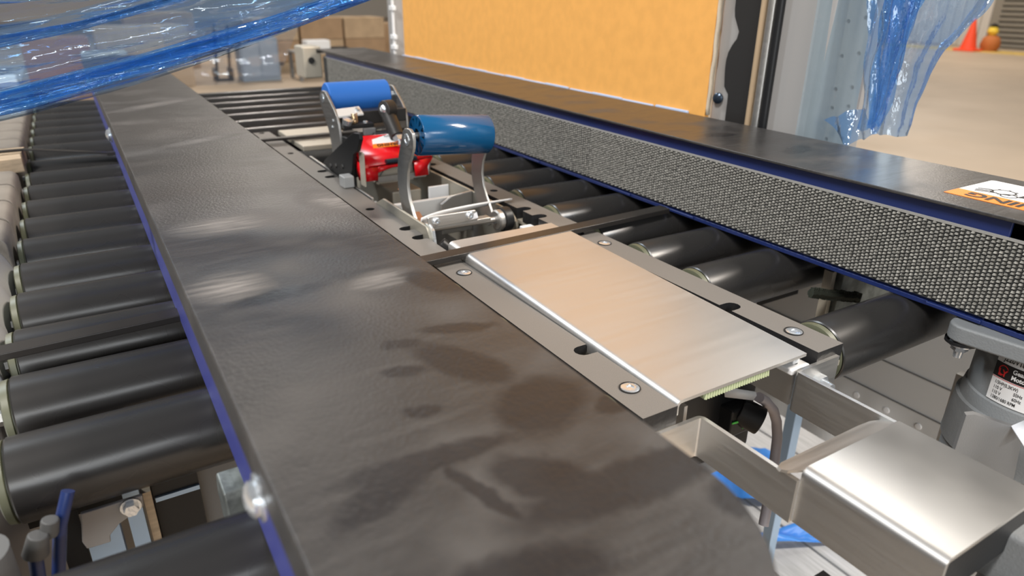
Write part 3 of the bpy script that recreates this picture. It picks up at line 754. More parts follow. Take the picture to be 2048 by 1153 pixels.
B().box(1.36, 1.43, 3.82, 3.85, -.775, -.735).done('step', MT['grey_dark'], th_, bevel=.004)
B().lathe((1.275, 3.86, -.71), (.2, -.3, 1), [(0, .025), (.03, .03), (.035, 0)], 14).done('bright_pad', MT['zinc'], th_)
sp = [(1.327 + .016 * math.cos(a), 3.875 + .016 * math.sin(a), -.71 + .055 * a / (2 * math.pi * 6)) for a in [2 * math.pi * 6 * i / 96 for i in range(97)]]
B().tube(sp, .0035, 6).done('spring', MT['spring'], th_)
B().lathe((1.385, 3.86, -.71), (0, 0, 1), [(0, .014), (.008, .014), (.012, .008), (.012, 0)], 14).done('cap_screw', MT['zinc'], th_)
# gas strut with rod end
g = sub('gas_strut', (1.51, 3.75, -.85), th_)
B().cyl((1.482, 3.82, -.640), (1.540, 3.835, -.640), .054, seg=24).done('rod_eye', MT['blackmetal'], g, bevel=.006)
B().lathe((1.487, 3.82, -.635), (-1, -.3, 0), [(0, .024), (.01, .024), (.02, .015), (.022, 0)], 16).done('eye_bolt', MT['zinc'], g)
B().cyl((1.510, 3.83, -.665), (1.510, 3.70, -.775), .042, seg=20).done('cylinder', MT['blackmetal'], g, bevel=.004)
B().cyl((1.510, 3.70, -.775), (1.511, 3.675, -.797), .032, .030, seg=6).done('lock_nut', MT['zinc'], g)
B().cyl((1.505, 3.655, -.815), (1.511, 3.675, -.796), .012, seg=10).done('rod', MT['zinc'], g)
# black arm plate left of the guard
plate_x('black_arm', [(4.16, -.985), (4.12, -.955), (3.60, -.715), (3.56, -.700), (3.47, -.690), (3.465, -.72), (3.52, -.79), (3.585, -.82), (3.63, -.915), (3.70, -1.02), (3.86, -1.02)], 1.205, 1.226, MT['black'])
b = B()
for (yy, zz) in ((4.0, -.965), (3.90, -.945), (3.78, -.925)): b.lathe((1.205, yy, zz), (-1, 0, 0), [(0, .014), (.006, .012), (.007, 0)], 12)
b.done('arm_screws', MT['blackmetal'], th_)
B().box(1.228, 1.236, 3.50, 3.56, -.98, -.80).done('bright_leaf', MT['cream'], th_)
B().box(1.14, 1.20, 3.58, 3.66, -.998, -.935).done('alu_block', MT['galvb'], th_, bevel=.006)
# dark body behind the guard
B().box(1.25, 1.69, 3.785, 3.95, -1.0, -.775).done('dark_body', MT['black'], th_, bevel=.01)
B().box(1.40, 1.52, 3.76, 3.80, -.785, -.755).done('dark_step', MT['blackmetal'], th_, bevel=.005)
# red guard: sloping roof, front skirt with two feet, flared right end
gd = sub('blade_guard', (1.45, 3.6, -.98), th_)
T0, T1, F1 = (3.76, -.772), (3.56, -.882), (3.545, -.965)
b = B()
topL, topR = (1.275, 3.76, -.768), (1.585, 3.76, -.775)
midL, midR = (1.240, 3.64, -.845), (1.640, 3.66, -.850)
lowL, lowR = (1.245, 3.555, -.893), (1.665, 3.585, -.885)
b.poly([topL, topR, midR, midL, lowL, lowR], [(0, 1, 2, 3), (3, 2, 5, 4)])
b.poly([topL, midL, (1.240, 3.72, -.93)], [(0, 1, 2)])
b.poly([lowL, (1.325, 3.556, -.893), (1.320, 3.553, -.965), (1.242, 3.550, -.965)], [(0, 1, 2, 3)])
b.poly([(1.325, 3.556, -.893), (1.37, 3.558, -.892), (1.52, 3.570, -.890), (1.57, 3.575, -.889), (1.47, 3.565, -.905), (1.40, 3.558, -.908), (1.322, 3.555, -.925)], [(0, 1, 2, 3, 4, 5, 6)])
b.poly([(1.545, 3.572, -.889), lowR, (1.625, 3.57, -.925), (1.625, 3.565, -.975), (1.545, 3.562, -.975)], [(0, 1, 2, 3, 4)])
b.poly([midL, lowL, (1.242, 3.550, -.965), (1.240, 3.60, -.965)], [(0, 1, 2, 3)])
b.done('red_shell', MT['red'], gd, smooth=20, solid=.010)
B().cyl((1.375, 3.556, -.872), (1.560, 3.570, -.872), .014, seg=14).done('guide_rod', MT['darkbar'], gd)
B().lathe((1.30, 3.735, -.785), (0, -.5, .87), [(0, .018), (.006, .018), (.010, .010), (.010, 0)], 16).done('guard_screw', MT['spring'], gd)
B().lathe((1.262, 3.557, -.887), (0, -1, .3), [(0, .012), (.008, .010), (.012, 0)], 14).done('guard_pip', mat('pinkish plastic', (.8, .12, .10), .4), gd)
B().box(1.33, 1.55, 3.60, 3.62, -1.0, -.91).done('inner_plate', MT['cream'], gd)
B().box(1.33, 1.62, 3.572, 3.592, -.985, -.955).done('lower_bar', MT['satin'], gd)
B().tube([(1.335, 3.556, -.945), (1.36, 3.555, -.915), (1.42, 3.557, -.90), (1.46, 3.56, -.90)], .003, 6).done('wire', MT['black'], gd)
B().cyl((1.63, 3.58, -.975), (1.645, 3.585, -.90), .012, seg=10).done('edge_bead', MT['satin'], gd)
# label on the sloping roof, upside down to the camera
eD = Vector((0, -.12, -.077)).normalized()          # down the slope
nS = Vector((0, -.077 * -1, 0)).normalized()
def roof(x, d, lift=.011):
    base = Vector((0, 3.765, -.7705)); n_ = Vector((0, -.54, .84))
    return Vector((x, 0, 0)) + base + eD * d + n_ * lift
lb = sub('warning_label', (1.45, 3.70, -.80), gd)
B().poly([roof(1.322, .002), roof(1.575, .002), roof(1.565, .072), roof(1.335, .072)], [(0, 1, 2, 3)]).done('white_panel', MT['white'], lb)
B().poly([roof(1.335, .072), roof(1.565, .072), roof(1.562, .104), roof(1.342, .104)], [(0, 1, 2, 3)]).done('header_band', MT['orange'], lb)
b = B().text('WARNING', roof(1.552, .098 - .020, .0125), (-1, 0, 0), eD, .020, .0005, bold=.03, width=1.25)
b.done('lettering', MT['ink'], lb)
b = B().text('Sharp', roof(1.53, .052 - .010, .0125), (-1, 0, 0), eD, .015, .0005); b.text('Cutting Blade', roof(1.562, .027 - .010, .0125), (-1, 0, 0), eD, .015, .0005)
b.done('small_print', MT['ink'], lb)

# ================================================================== STAINLESS OUTFEED BRACKET
bk = thing('steel_bracket', (1.49, .8, -1.2), 'bent stainless bracket with a flat tray in the lower right foreground', 'bracket')
def zarm(x_out, x_in, y_face, y_end, zt0, zb, side):
    th = .012; rb = .02
    s_ = 1 if side == 'r' else -1
    pts = [(x_out, y_face)] + [(x_in + s_ * rb - s_ * rb * math.sin(a), y_face - rb + rb * math.cos(a)) for a in [math.pi / 2 * k / 5 for k in range(6)]] + [(x_in, y_end)]
    inn = [(x_in + s_ * th, y_end)] + [(x_in + s_ * rb - s_ * (rb - th) * math.sin(a), y_face - rb + (rb - th) * math.cos(a)) for a in [math.pi / 2 * k / 5 for k in range(5, -1, -1)]] + [(x_out, y_face - th)]
    o = B().prism(pts + inn, 'z', zb, zt0).done('arm', MT['steel2'], bk, smooth=40)
    return o
zarm(1.86, 1.662, 1.095, .7755, -1.032, -1.165, 'r')
zarm(1.09, 1.283, 1.095, .7755, -1.058, -1.182, 'l')
# tray, its turned edge, up-bent lip at the far end
tw = [(1.283, -1.182), (1.283, -1.055)] + [(1.308 - .025 * math.cos(a), -1.045 + .020 * math.sin(a)) for a in [math.pi / 2 * k / 5 for k in range(6)]] + [(1.668, -1.025), (1.674, -1.030), (1.674, -1.165)]
twi = [(x + (.010 if x < 1.4 else -.010), min(z, -1.036)) for x, z in tw[::-1]]
o = B()
ya, yb = .440, .775
nt_ = len(tw)
A_ = [o.bm.verts.new((x, ya, z)) for x, z in tw]; C_ = [o.bm.verts.new((x, yb, z)) for x, z in tw]
A2 = [o.bm.verts.new((x, ya, z)) for x, z in twi[::-1]]; C2 = [o.bm.verts.new((x, yb, z)) for x, z in twi[::-1]]
for i in range(nt_ - 1):
    o.face([A_[i], A_[i + 1], C_[i + 1], C_[i]]); o.face([A2[i + 1], A2[i], C2[i], C2[i + 1]])
    o.face([A_[i + 1], A_[i], A2[i], A2[i + 1]]); o.face([C_[i], C_[i + 1], C2[i + 1], C2[i]])
o.done('tray', MT['steel2'], bk, smooth=40)
lp = [(x, y, -1.028 - (y - .772) * .36) for x, y in ((1.290, .772), (1.276, .780), (1.262, .795), (1.258, .812), (1.268, .828), (1.29, .838), (1.60, .838), (1.64, .834), (1.665, .818), (1.672, .795), (1.672, .772))]
B().slab(lp, (0, .004, -.010)).done('lip', MT['steel2'], bk, smooth=15)
b = B(); b.cyl((1.765, 1.083, -1.095), (1.765, 1.06, -1.095), .030, seg=6); b.cyl((1.765, 1.06, -1.095), (1.765, 1.03, -1.095), .019, .017, seg=14)
b.done('bolt', MT['zinc'], bk)
B().box(1.290, 1.302, 1.07, 1.10, -1.20, -1.17).done('weld_corner', MT['zinc'], bk)
B().box(1.30, 1.66, .445, .65, -1.15, -1.05).done('black_box', MT['black'], bk)  # black box filling the underside of the tray
tag(B().box(1.58, 1.70, .30, .52, -1.25, -1.10).cyl((1.70, .42, -1.3), (1.70, .42, -1.12), .07, seg=24).done('cast_foot', MT['cast'], bevel=.015), 'light grey rounded casting below the near end of the steel tray', 'casting')
tag(B().cyl((1.45, .33, -1.33), (1.95, .43, -1.33), .13, seg=36).done('grey_pipe', MT['cast'], smooth=50), 'grey round pipe in the bottom right corner below the tray', 'pipe')
# front cross sheet under the plate (between arms) and white plastic clip
tag(B().box(1.66, 1.745, 1.10, 1.165, -1.055, -1.035).box(1.69, 1.72, 1.12, 1.15, -1.035, -1.018).done('plastic_clip', MT['white'], bevel=.006), 'small white clip between the plate corner and the right bed rail', 'clip')

# ================================================================== GEAR MOTOR
MC = (2.60, .80)
gmt = thing('gear_motor', (MC[0], MC[1], -1.9), 'grey gear motor with rating label hanging under the right belt drive', 'motor')
B().prism([(2.345 + .055 * math.cos(R_(k)), .957 + .055 * math.sin(R_(k))) for k in range(90, 191, 20)] + [(2.345, .62), (2.37, .55), (2.42, .52), (2.86, .52), (2.90, .56), (2.90, .97), (2.86, 1.012)], 'z', -1.045, -.986).done('flange', MT['cast'], gmt, smooth=40, bevel=.010)
B().lathe((MC[0], MC[1], -1.045), (0, 0, -1), [(0, .185), (.005, .202), (.195, .206), (.200, .212), (.210, .214), (.245, .220), (.250, .230), (.42, .240), (.43, .230), (.80, .23), (.85, .18), (.85, 0)], 56).done('body', MT['cast'], gmt, smooth=30)
b = B(); b.lathe((2.342, .965, -1.045), (0, 0, -1), [(0, .050), (.012, .050), (.014, .034)], 24); b.done('rubber_washer', MT['black'], gmt)
b = B(); b.cyl((2.342, .965, -1.059), (2.342, .965, -1.067), .036, seg=24); b.cyl((2.342, .965, -1.067), (2.342, .965, -1.085), .026, seg=6); b.cyl((2.342, .965, -1.085), (2.342, .965, -1.112), .015, .013, seg=14)
b.done('flange_bolt', MT['zinc'], gmt)
# curved rating label
R1 = .2085
def on_motor(a0):
    def f_(x, y):      # x along the label, y up
        an = a0 + x / R1
        return Vector((MC[0] + (R1) * math.cos(an), MC[1] + R1 * math.sin(an), -1.231 + y))
    return f_
A0 = R_(160)
lbm = sub('rating_label', (2.42, .78, -1.25), gmt)
def patch(x0, x1, y0, y1, lift, m, nm):
    def f_(u, v):
        an = A0 + (x0 + u * (x1 - x0)) / R1
        return (MC[0] + (R1 + lift) * math.cos(an), MC[1] + (R1 + lift) * math.sin(an), -1.231 + y0 + v * (y1 - y0))
    B().grid(f_, 14, 1).done(nm, m, lbm, smooth=60, recalc=False)
patch(0, .30, -.004, .180, .0005, MT['white'], 'white_panel')
patch(0, .30, .083, .136, .0012, MT['ink'], 'black_band')
patch(0, .30, .079, .081, .0012, MT['redink'], 'red_line')
def mtext(body, x, y, h, m, nm, w=1.0, bold=.015):
    def f_(a, b_):
        an = A0 + (x + a) / R1
        return Vector((MC[0] + (R1 + .002) * math.cos(an), MC[1] + (R1 + .002) * math.sin(an), -1.231 + y + b_))
    b = B().text(body, (0, 0, 0), (1, 0, 0), (0, 1, 0), h, wrap=f_, width=w, bold=bold)
    b.done(nm, m, lbm)
mtext('J220V18-S12', .022, .146, .019, MT['ink'], 'model_text', .72)
mtext('LY', .016, .092, .022, MT['redink'], 'logo_text', .8, .04)
mtext('Gear\nMotor', .058, .114, .015, MT['white'], 'title_text', .85, .03)
for (s_, x, y) in (('1/3HP(0.3KW)', .014, .060), ('110 V', .014, .042), ('50Hz', .078, .042), ('110 V', .014, .024), ('60Hz', .078, .024), ('1380/1680 RPM', .014, .006)):
    mtext(s_, x, y, .0115, MT['ink'], 'rating_text', .74, .012)
def ringf(u, v):
    an = 2 * math.pi * (.06 + .78 * u); r_ = .013 + v * .003
    a = A0 + (.030 + r_ * math.cos(an)) / R1
    return (MC[0] + (R1 + .002) * math.cos(a), MC[1] + (R1 + .002) * math.sin(a), -1.231 + .112 + r_ * 1.1 * math.sin(an))
B().grid(ringf, 20, 1).done('logo_arc', MT['redink'], lbm, recalc=False)
# slotted extrusion beside the motor
t = thing('slotted_profile', (2.93, 1.15, -2.3), 'upright grey slotted profile just left of the gear motor', 'profile')
B().prism([(2.890, 1.175), (2.890, 1.125), (2.905, 1.125), (2.905, 1.138), (2.922, 1.138), (2.922, 1.125), (2.938, 1.125), (2.938, 1.175)], 'z', FL, -1.445).done('extrusion', MT['satin'], t)
for k in range(5): B().box(2.906, 2.921, 1.120, 1.132, -1.49 - k * .022, -1.478 - k * .022).done('clip', MT['grey_dark'], t)
tag(B().slab([(1.85, .70, -1.026), (1.90, .70, -1.04), (2.276, .70, -1.225), (2.34, .70, -1.45), (2.34, .70, -2.0), (1.83, .70, -2.0)], (.012, .012, 0)).done('motor_bracket', MT['grey_dark'], smooth=15), 'dark grey sheet bracket in front of the lower gear motor', 'bracket')
tag(B().poly([(2.13, .63, -1.20), (2.24, .60, -1.19), (2.25, .69, -1.165), (2.17, .70, -1.17)], [(0, 1, 2, 3)]).done('tissue_scrap', MT['paper'], solid=.006), 'crumpled white paper scrap at the right edge of the photo', 'paper')

# ================================================================== MACHINE FRAME BELOW
sk = tag(B().box(3.40, 3.46, -1, 9, -2.45, -1.18).done('side_skirt', MT['skirt']), 'light grey machine side panel seen below the right rollers', 'panel')
for z in (-1.795, -1.99): B().box(3.394, 3.402, -1, 6, z - .004, z + .002).done('seam', MT['grey_dark'], sk)
for yy in (1.834, 1.657, 1.481, 2.01):
    B().lathe((3.40, yy, -2.065), (-1, 0, 0), [(0, .018), (.004, .016), (.006, 0)], 14).done('rivet', MT['white'], sk)
tag(B().box(3.33, 3.40, .6, 9, -1.18, -.976).done('frame_rail', MT['grey_dark'], bevel=.01), 'dark grey frame rail along right ends of the rollers', 'rail')
tag(B().box(-.96, -.40, -1.5, 8.6, FL, -1.24).done('base_panel', MT['grey']), 'dark grey machine base below the left roller guard', 'panel')
tag(B().box(.2, 3.38, 2.55, 2.6, -3.0, -1.42).done('cross_panel', MT['grey_dark']), 'grey cross panel deep under the rollers', 'panel')
tag(B().box(-.4, 3.38, 2.3, 8.6, -1.62, -1.58).done('bed_shade_sheet', MT['ringgap']), 'black sheet added for darkness under the roller bed', 'shade sheet')  # black sheet added to darken the space below the rollers
# galvanised bracket and rope seen through the gap between right rollers
tag(B().hexa([(2.52, 1.54, -1.34), (2.95, 1.54, -1.34), (2.95, 1.62, -1.34), (2.52, 1.62, -1.34), (2.55, 1.54, -1.06), (2.95, 1.54, -1.06), (2.95, 1.62, -1.06), (2.55, 1.62, -1.06)]).done('galvanised_bracket', MT['galv'], bevel=.004), 'dull galvanised bracket in the gap between the two nearest right rollers', 'bracket')
tag(B().box(2.50, 2.525, 1.56, 1.60, -1.40, -1.05).done('pale_strip', MT['cream']), 'narrow pale strip beside the galvanised bracket under the right rollers', 'strip')
rp = [(2.36 + .25 * k / 24, 1.55 - .05 * k / 24, -1.105 - .095 * k / 24 * .6 + random.uniform(-.004, .004)) for k in range(25)]
b = B().tube(rp, .017, 8)
for p in rp: b.cyl((p[0], p[1] - .004, p[2] - .02), (p[0] + .012, p[1], p[2] + .02), .010, seg=6)
tag(b.done('fuzzy_cord', mat('dark green fuzzy cord', (.018, .022, .014), .9, 0, 1, 300)), 'short rough dark cord beside the galvanised bracket', 'cord')
tag(B().hexa([(2.05, 1.9, -1.5), (2.5, 1.9, -1.5), (2.5, 1.95, -1.5), (2.05, 1.95, -1.5), (2.05, 1.9, -1.18), (2.5, 1.9, -1.18), (2.5, 1.95, -1.18), (2.05, 1.95, -1.18)]).cyl((2.14, 1.902, -1.27), (2.14, 1.89, -1.27), .03, seg=16).done('inner_sheet', MT['skirt'], bevel=.004), 'light grey sheet behind the gap between the nearest right rollers', 'sheet')

# under the centre plate: sensors, hose
sn = thing('sensor_unit', (1.95, 1.5, -1.7), 'black sensor block with green stripe under the stainless plate', 'sensor')
B().box(1.58, 2.06, 1.50, 1.85, -1.70, -1.33).done('body', MT['black'], sn, bevel=.015)
B().cyl((1.93, 1.47, -1.47), (1.98, 1.40, -1.50), .055, seg=20).done('lens_barrel', MT['black'], sn, bevel=.006)
B().box(1.86, 1.97, 1.44, 1.52, -1.56, -1.44).done('clamp', MT['black'], sn, bevel=.008)
B().poly([(1.862, 1.438, -1.485), (1.93, 1.438, -1.490), (1.938, 1.438, -1.52), (1.925, 1.438, -1.535), (1.918, 1.438, -1.50), (1.86, 1.438, -1.492)], [(0, 1, 2, 3, 4, 5)]).done('green_stripe', MT['green'], sn, solid=.004)
B().poly([(1.86, 1.50, -1.36), (1.97, 1.44, -1.385), (1.975, 1.43, -1.42), (1.862, 1.49, -1.40)], [(0, 1, 2, 3)]).done('white_plate', MT['white'], sn, solid=.006)
hp = [(1.97, 1.42, -1.40), (2.02, 1.43, -1.435), (2.085, 1.43, -1.50), (2.12, 1.43, -1.565), (2.13, 1.42, -1.64), (2.11, 1.40, -1.72), (2.06, 1.36, -1.82), (2.0, 1.32, -1.95)]
tag(B().tube(hp, .020, 12).done('grey_hose', MT['hose'], smooth=60), 'pale grey hose curving down beside the black sensor', 'hose')
tag(B().cyl((1.36, 1.40, -1.25), (1.50, 1.46, -1.25), .06, seg=24).done('motor_drum', MT['cast'], smooth=50), 'round grey drum under the left front corner of the steel plate', 'drum')
tag(B().box(3.13, 3.20, 2.0, 2.06, FL, -1.9).done('upright_strut', MT['bluesteel']), 'blue-grey upright strut behind the steel bracket', 'strut')
tag(B().prism([(2.9, -2.9), (2.98, -2.9), (3.15, -3.4), (3.05, -3.4)], 'y', 1.5, 1.56).box(2.95, 3.5, 1.5, 1.58, -3.42, -3.34).done('floor_brace', MT['black']), 'black angled brace near the floor beside the tray', 'brace')
# timber deck under the machine with blue film strips
dk = thing('pallet', (5, 2.5, FL), 'pale grey timber deck with blue film under the right side of the machine', 'pallet')
for k in range(9):
    Y1 = 5.5
    x0 = 3.6 + k * .44
    B().hexa([(x0, 0, FL + .35), (x0 + .42, 0, FL + .35), (x0 + .42, Y1, FL + .35), (x0, Y1, FL + .35), (x0, 0, FL + .46), (x0 + .42, 0, FL + .46), (x0 + .42, Y1, FL + .46), (x0, Y1, FL + .46)]).done('plank', MT['wood_grey'], dk, bevel=.01)
for k in range(3): B().box(3.6, 7.56, .1 + k * .85, .4 + k * .85, FL, FL + .35).done('bearer', MT['wood'], dk)
def scrap(x0, y0, x1, y1, w, lb, m):
    def f_(u, v):
        x = x0 + u * (x1 - x0); y = y0 + u * (y1 - y0); dx, dy = x1 - x0, y1 - y0; L_ = math.hypot(dx, dy)
        o_ = (v - .5) * w * (1 + .3 * math.sin(u * 9))
        return (x - dy / L_ * o_, y + dx / L_ * o_, FL + .50 + .06 * (1 + math.sin(u * 23 + v * 5)) * (1 if 0.1 < v < .9 else .4))
    tag(B().grid(f_, 30, 8).done('film_strip', m, smooth=180), lb, 'film')
blue_scrap = mat('crumpled blue film', (.06, .25, .72), .25, 0, .5, 30)
scrap(3.4, 4.7, 6.9, 3.9, .28, 'blue film strip lying on the grey timber deck, farthest from the tray', blue_scrap)
scrap(3.6, 2.5, 6.5, 1.2, .10, 'narrow blue film strip on the grey deck, below the tray', blue_scrap)
scrap(3.3, 3.9, 4.4, 2.9, .55, 'crumpled blue film heap under the left arm of the bracket', blue_scrap)
scrap(4.5, 2.6, 7.0, 1.7, .07, 'thin blue film cord on the grey deck at the lower edge of the photo', blue_scrap)

# ---- lower left under the rollers
tag(B().prism([(-.203, -1.275), (-.190, -1.192), (-.054, -1.192), (-.057, -1.227), (-.118, -1.256), (-.143, -1.281), (-.145, -1.301), (-.197, -1.299)], 'y', 1.69, 1.702).done('sheet_bracket', MT['grey'], bevel=.003), 'notched light grey sheet bracket under the left rollers', 'bracket')
b = B(); bolt_head(b, (-.084, 1.69, -1.212), (0, -1, 0), .018, .024)
tag(b.done('hex_bolt', MT['zinc']), 'bright hex bolt on the notched grey bracket under left rollers', 'bolt')
for i, (p, lb) in enumerate(((((-.200, -.122), -2.0, -1.30), 'pale blue-grey steel channel below the notched bracket'), (((-.100, -.062), -2.0, -1.20), 'blue-grey steel channel right of the hex bolt under left rollers'))):
    (x0, x1), z0, z1 = p
    tag(B().prism([(x0, 1.77), (x0, 1.75), (x1, 1.75), (x1, 1.81), (x1 - .006, 1.81), (x1 - .006, 1.756), (x0 + .006, 1.756), (x0 + .006, 1.77)], 'z', z0, z1).done('steel_channel', MT['bluesteel']), lb, 'channel')
tag(B().box(-.056, -.036, 1.78, 1.82, -2.2, -1.25).done('timber_strip', MT['wood']), 'thin brown timber strip between steel channel and black plate', 'timber')
bp_ = tag(B().box(-.036, .085, 1.83, 1.85, -1.7, -1.215).done('black_plate', MT['black'], bevel=.003), 'black plate with a pale groove under the left rollers', 'plate')
B().box(-.030, .084, 1.822, 1.832, -1.322, -1.308).done('groove_strip', MT['bluesteel'], bp_)
tag(B().box(.085, .30, 1.90, 1.95, -2.2, -1.24).done('grey_column', MT['grey_dark']), 'mid grey column behind the hex spacer under the brown cover', 'column')
tag(B().box(-.265, -.212, 1.83, 1.85, -2.2, -1.24).done('dark_post', MT['black']), 'black post left of the notched grey bracket', 'post')
b = B().cyl((-.250, 1.50, -1.075), (-.266, 1.50, -1.125), .020, .026, seg=14); b.cyl((-.225, 1.52, -1.06), (-.235, 1.52, -1.10), .018, seg=12)
tag(b.done('pipe_fitting', MT['fit'], bevel=.004), 'grey cable fitting at the left end under the second roller', 'fitting')
for i, (pth, lb) in enumerate((([(-.266, 1.50, -1.12), (-.275, 1.50, -1.2), (-.29, 1.50, -1.4), (-.30, 1.5, -2)], 'dark blue cable leaving the grey fitting'), ([(-.185, 1.56, -1.03), (-.215, 1.54, -1.10), (-.25, 1.53, -1.25), (-.26, 1.53, -2)], 'dark blue cable looping right of the grey fitting'))):
    tag(B().tube(pth, .014, 10).done('cable', MT['cable'], smooth=60), lb, 'cable')
tag(B().cyl((-.35, 1.42, -1.7), (-.35, 1.42, -1.02), .065, seg=24).done('frame_post', MT['fit'], smooth=50), 'grey round post at the lower left edge of the photo', 'post')
# hexagonal spacer beneath the brown cover
tag(B().cyl((.106, 1.43, -1.115), (.30, 1.43, -1.115), .088, seg=6).done('hex_spacer', MT['galv'], bevel=.006), 'grey hexagonal spacer nut poking out beneath the brown cover', 'nut')

# ================================================================== CARD SHEET, MAST, GUARD POSTS (right, behind the drive)
cs = thing('card_sheet', (2.97, 4.85, -.75), 'large upright orange-tan card sheet behind the right belt drive', 'card')
B().box(2.955, 2.985, 2.785, 6.93, -.75, 3.0).done('panel', MT['card'], cs)
def edge(u, v):
    z = -.63 + u * 2.5
    return (2.957 + v * .026, 2.783 + .003 * math.sin(u * 90) + .002 * math.sin(u * 37), z)
B().grid(edge, 60, 2).done('torn_edge', MT['cardedge'], cs, solid=.01)
for k in range(14):
    y = 2.9 + k * .29
    B().box(2.935, 2.955, y, y + .27 + .02 * (k % 3), -.66, -.622 - .004 * (k % 2)).done('foam_pad', mat('pale blue foam', (.45, .55, .75), .8) if k == 0 else bpy.data.materials['pale blue foam'], cs, bevel=.008)
mast = thing('machine_mast', (3.2, 2.3, -.975), 'grey machine mast with dark plate and vertical tubes right of the card', 'mast')
B().box(2.97, 3.40, 1.98, 2.82, -.975, -.955).done('base_plate', MT['grey'], mast)
B().box(3.002, 3.03, 2.43, 2.79, -.955, 4).done('grey_post', MT['grey'], mast, bevel=.01)
wavy = [(2.72, 4.0)] + [(2.70 - .05 * math.exp(-((z + .20) / .06) ** 2) + .015 * math.exp(-((z + .36) / .10) ** 2) - (.03 if z < -.50 else 0), z) for z in [.3 - .035 * k for k in range(36)]] + [(2.49, -.955), (2.49, 4.0)]
B().prism(wavy, 'x', 2.992, 3.001).done('dark_plate', MT['blackmetal'], mast, smooth=60)
B().cyl((2.985, 2.505, -.955), (2.985, 2.505, 4), .018, seg=16).done('tan_tube', MT['carton2'], mast, smooth=60)
B().cyl((2.985, 2.455, -.955), (2.985, 2.455, 4), .024, seg=16).done('steel_tube', MT['satin'], mast, smooth=60)
B().cyl((2.985, 2.41, -.955), (2.985, 2.41, 4), .020, seg=16).done('black_tube', MT['black'], mast, smooth=60)
B().lathe((3.0, 2.555, -.33), (-1, 0, 0), [(0, .02), (.006, .018), (.008, 0)], 14).done('rivet', MT['white'], mast)
B().lathe((3.0, 2.655, -.115), (-1, 0, 0), [(0, .014), (.006, .012), (.008, 0)], 14).done('rivet', MT['white'], mast)
B().lathe((2.99, 2.735, -.535), (-1, -.3, 0), [(0, .030), (.01, .028), (.02, .014), (.02, 0)], 16).done('mast_bolt', MT['darkbar'], mast)
B().box(3.0, 3.39, 2.12, 2.43, -.955, 4).done('column', MT['grey'], mast, bevel=.03, bseg=3)
# perforated flange
hl = []
for z in (-.272, -.422, -.509, -.658, -.12, .03):
    hl += [circ(2.128 - .02, z, .0105, 12), circ(2.045 - .02, z + .018, .0105, 12)]
B().holed([(1.985, -.95), (2.20, -.95), (2.20, 2.5), (1.985, 2.5)], hl, 'x', 3.09, 3.11).done('perforated_flange', MT['grey'], mast)
B().box(3.111, 3.13, 2.005, 2.20, -.95, 2.5).done('hole_shade_backing', MT['black'], mast)  # black sheet added behind the flange, stands in for shade in its holes
def wrapf(u, v):
    y = 2.20 - u * .24
    return (2.968 + .085 * u ** .6 + .006 * math.sin(u * 14 + v * 9), y, -.94 + v * 3)
tag(B().grid(wrapf, 14, 40).done('clear_wrap', MT['film_pale'], smooth=180), 'pale clear wrap around the corner of the grey mast', 'film')
# white post far behind the card
t = thing('guard_post', (3.05, 7.3, FL), 'white guard post with latches left of the card sheet', 'post')
B().box(2.985, 3.12, 7.25, 7.4, FL, 4).done('upright', MT['grey'], t)
for zz in (-.22, -.50, -.60): B().box(2.955, 3.0, 7.2, 7.3, zz, zz + .05).done('latch', MT['white'], t, bevel=.01)
B().cyl((2.975, 7.24, -.66), (2.975, 7.24, 1), .015, seg=10).done('rod', MT['white'], t)

# hanging blue film
def noise2(a, b_): return math.sin(a * 3.1 + 1.3 * math.sin(b_ * 2.3)) * .5 + math.sin(b_ * 5.7 + 2.1 * math.sin(a * 1.9)) * .5
hf = thing('hanging_film', (3.05, 1.85, -.7), 'crumpled translucent blue film hanging beside the grey mast', 'film')
def lerp(pts, t_):
    for (t0, a), (t1, c) in zip(pts, pts[1:]):
        if t_ <= t1: k_ = (t_ - t0) / (t1 - t0); return a + (c - a) * k_
    return pts[-1][1]
# left and right outline (y as function of z) of the main drape at x = 3
Lf = [(-.60, 1.915), (-.52, 1.915), (-.42, 1.93), (-.30, 1.945), (-.18, 1.945), (-.03, 1.965), (.4, 2.0)]
Rt = [(-.60, 1.72), (-.52, 1.70), (-.42, 1.70), (-.30, 1.665), (-.18, 1.60), (-.03, 1.50), (.4, 1.30)]
Mi = [(-.60, 1.83), (-.52, 1.80), (-.42, 1.78), (-.30, 1.76), (-.18, 1.76), (-.03, 1.74), (.4, 1.72)]
def drape(la, lb, dx, amp, zb, ph, fq):
    def f_(u, v):
        z = zb + v * (.4 - zb)
        a, c = lerp(la, z), lerp(lb, z)
        y = a + (c - a) * u + .006 * math.sin(v * 21 + ph)
        k_ = .35 + .65 * v
        x = 3.05 + dx + amp * k_ * (math.sin(u * fq + 2.2 * math.sin(v * 4 + ph)) + .5 * math.sin(u * fq * 2.3 + v * 6 + ph))
        return (x, y, z + .012 * noise2(u * 4 + ph, v * 9))
    return f_
B().grid(drape(Lf, Rt, .04, .035, -.585, .3, 9), 40, 50).done('back_layer', MT['film_hang'], hf, smooth=180)
B().grid(drape(Lf, Mi, -.03, .030, -.57, 1.7, 11), 36, 50).done('front_fold', MT['film_hang'], hf, smooth=180)
B().grid(drape([(a, b_ - .03) for a, b_ in Lf], [(a, b_ + .02) for a, b_ in Mi], .0, .026, -.56, 4.1, 13), 30, 50).done('inner_fold', MT['film_deep'], hf, smooth=180)
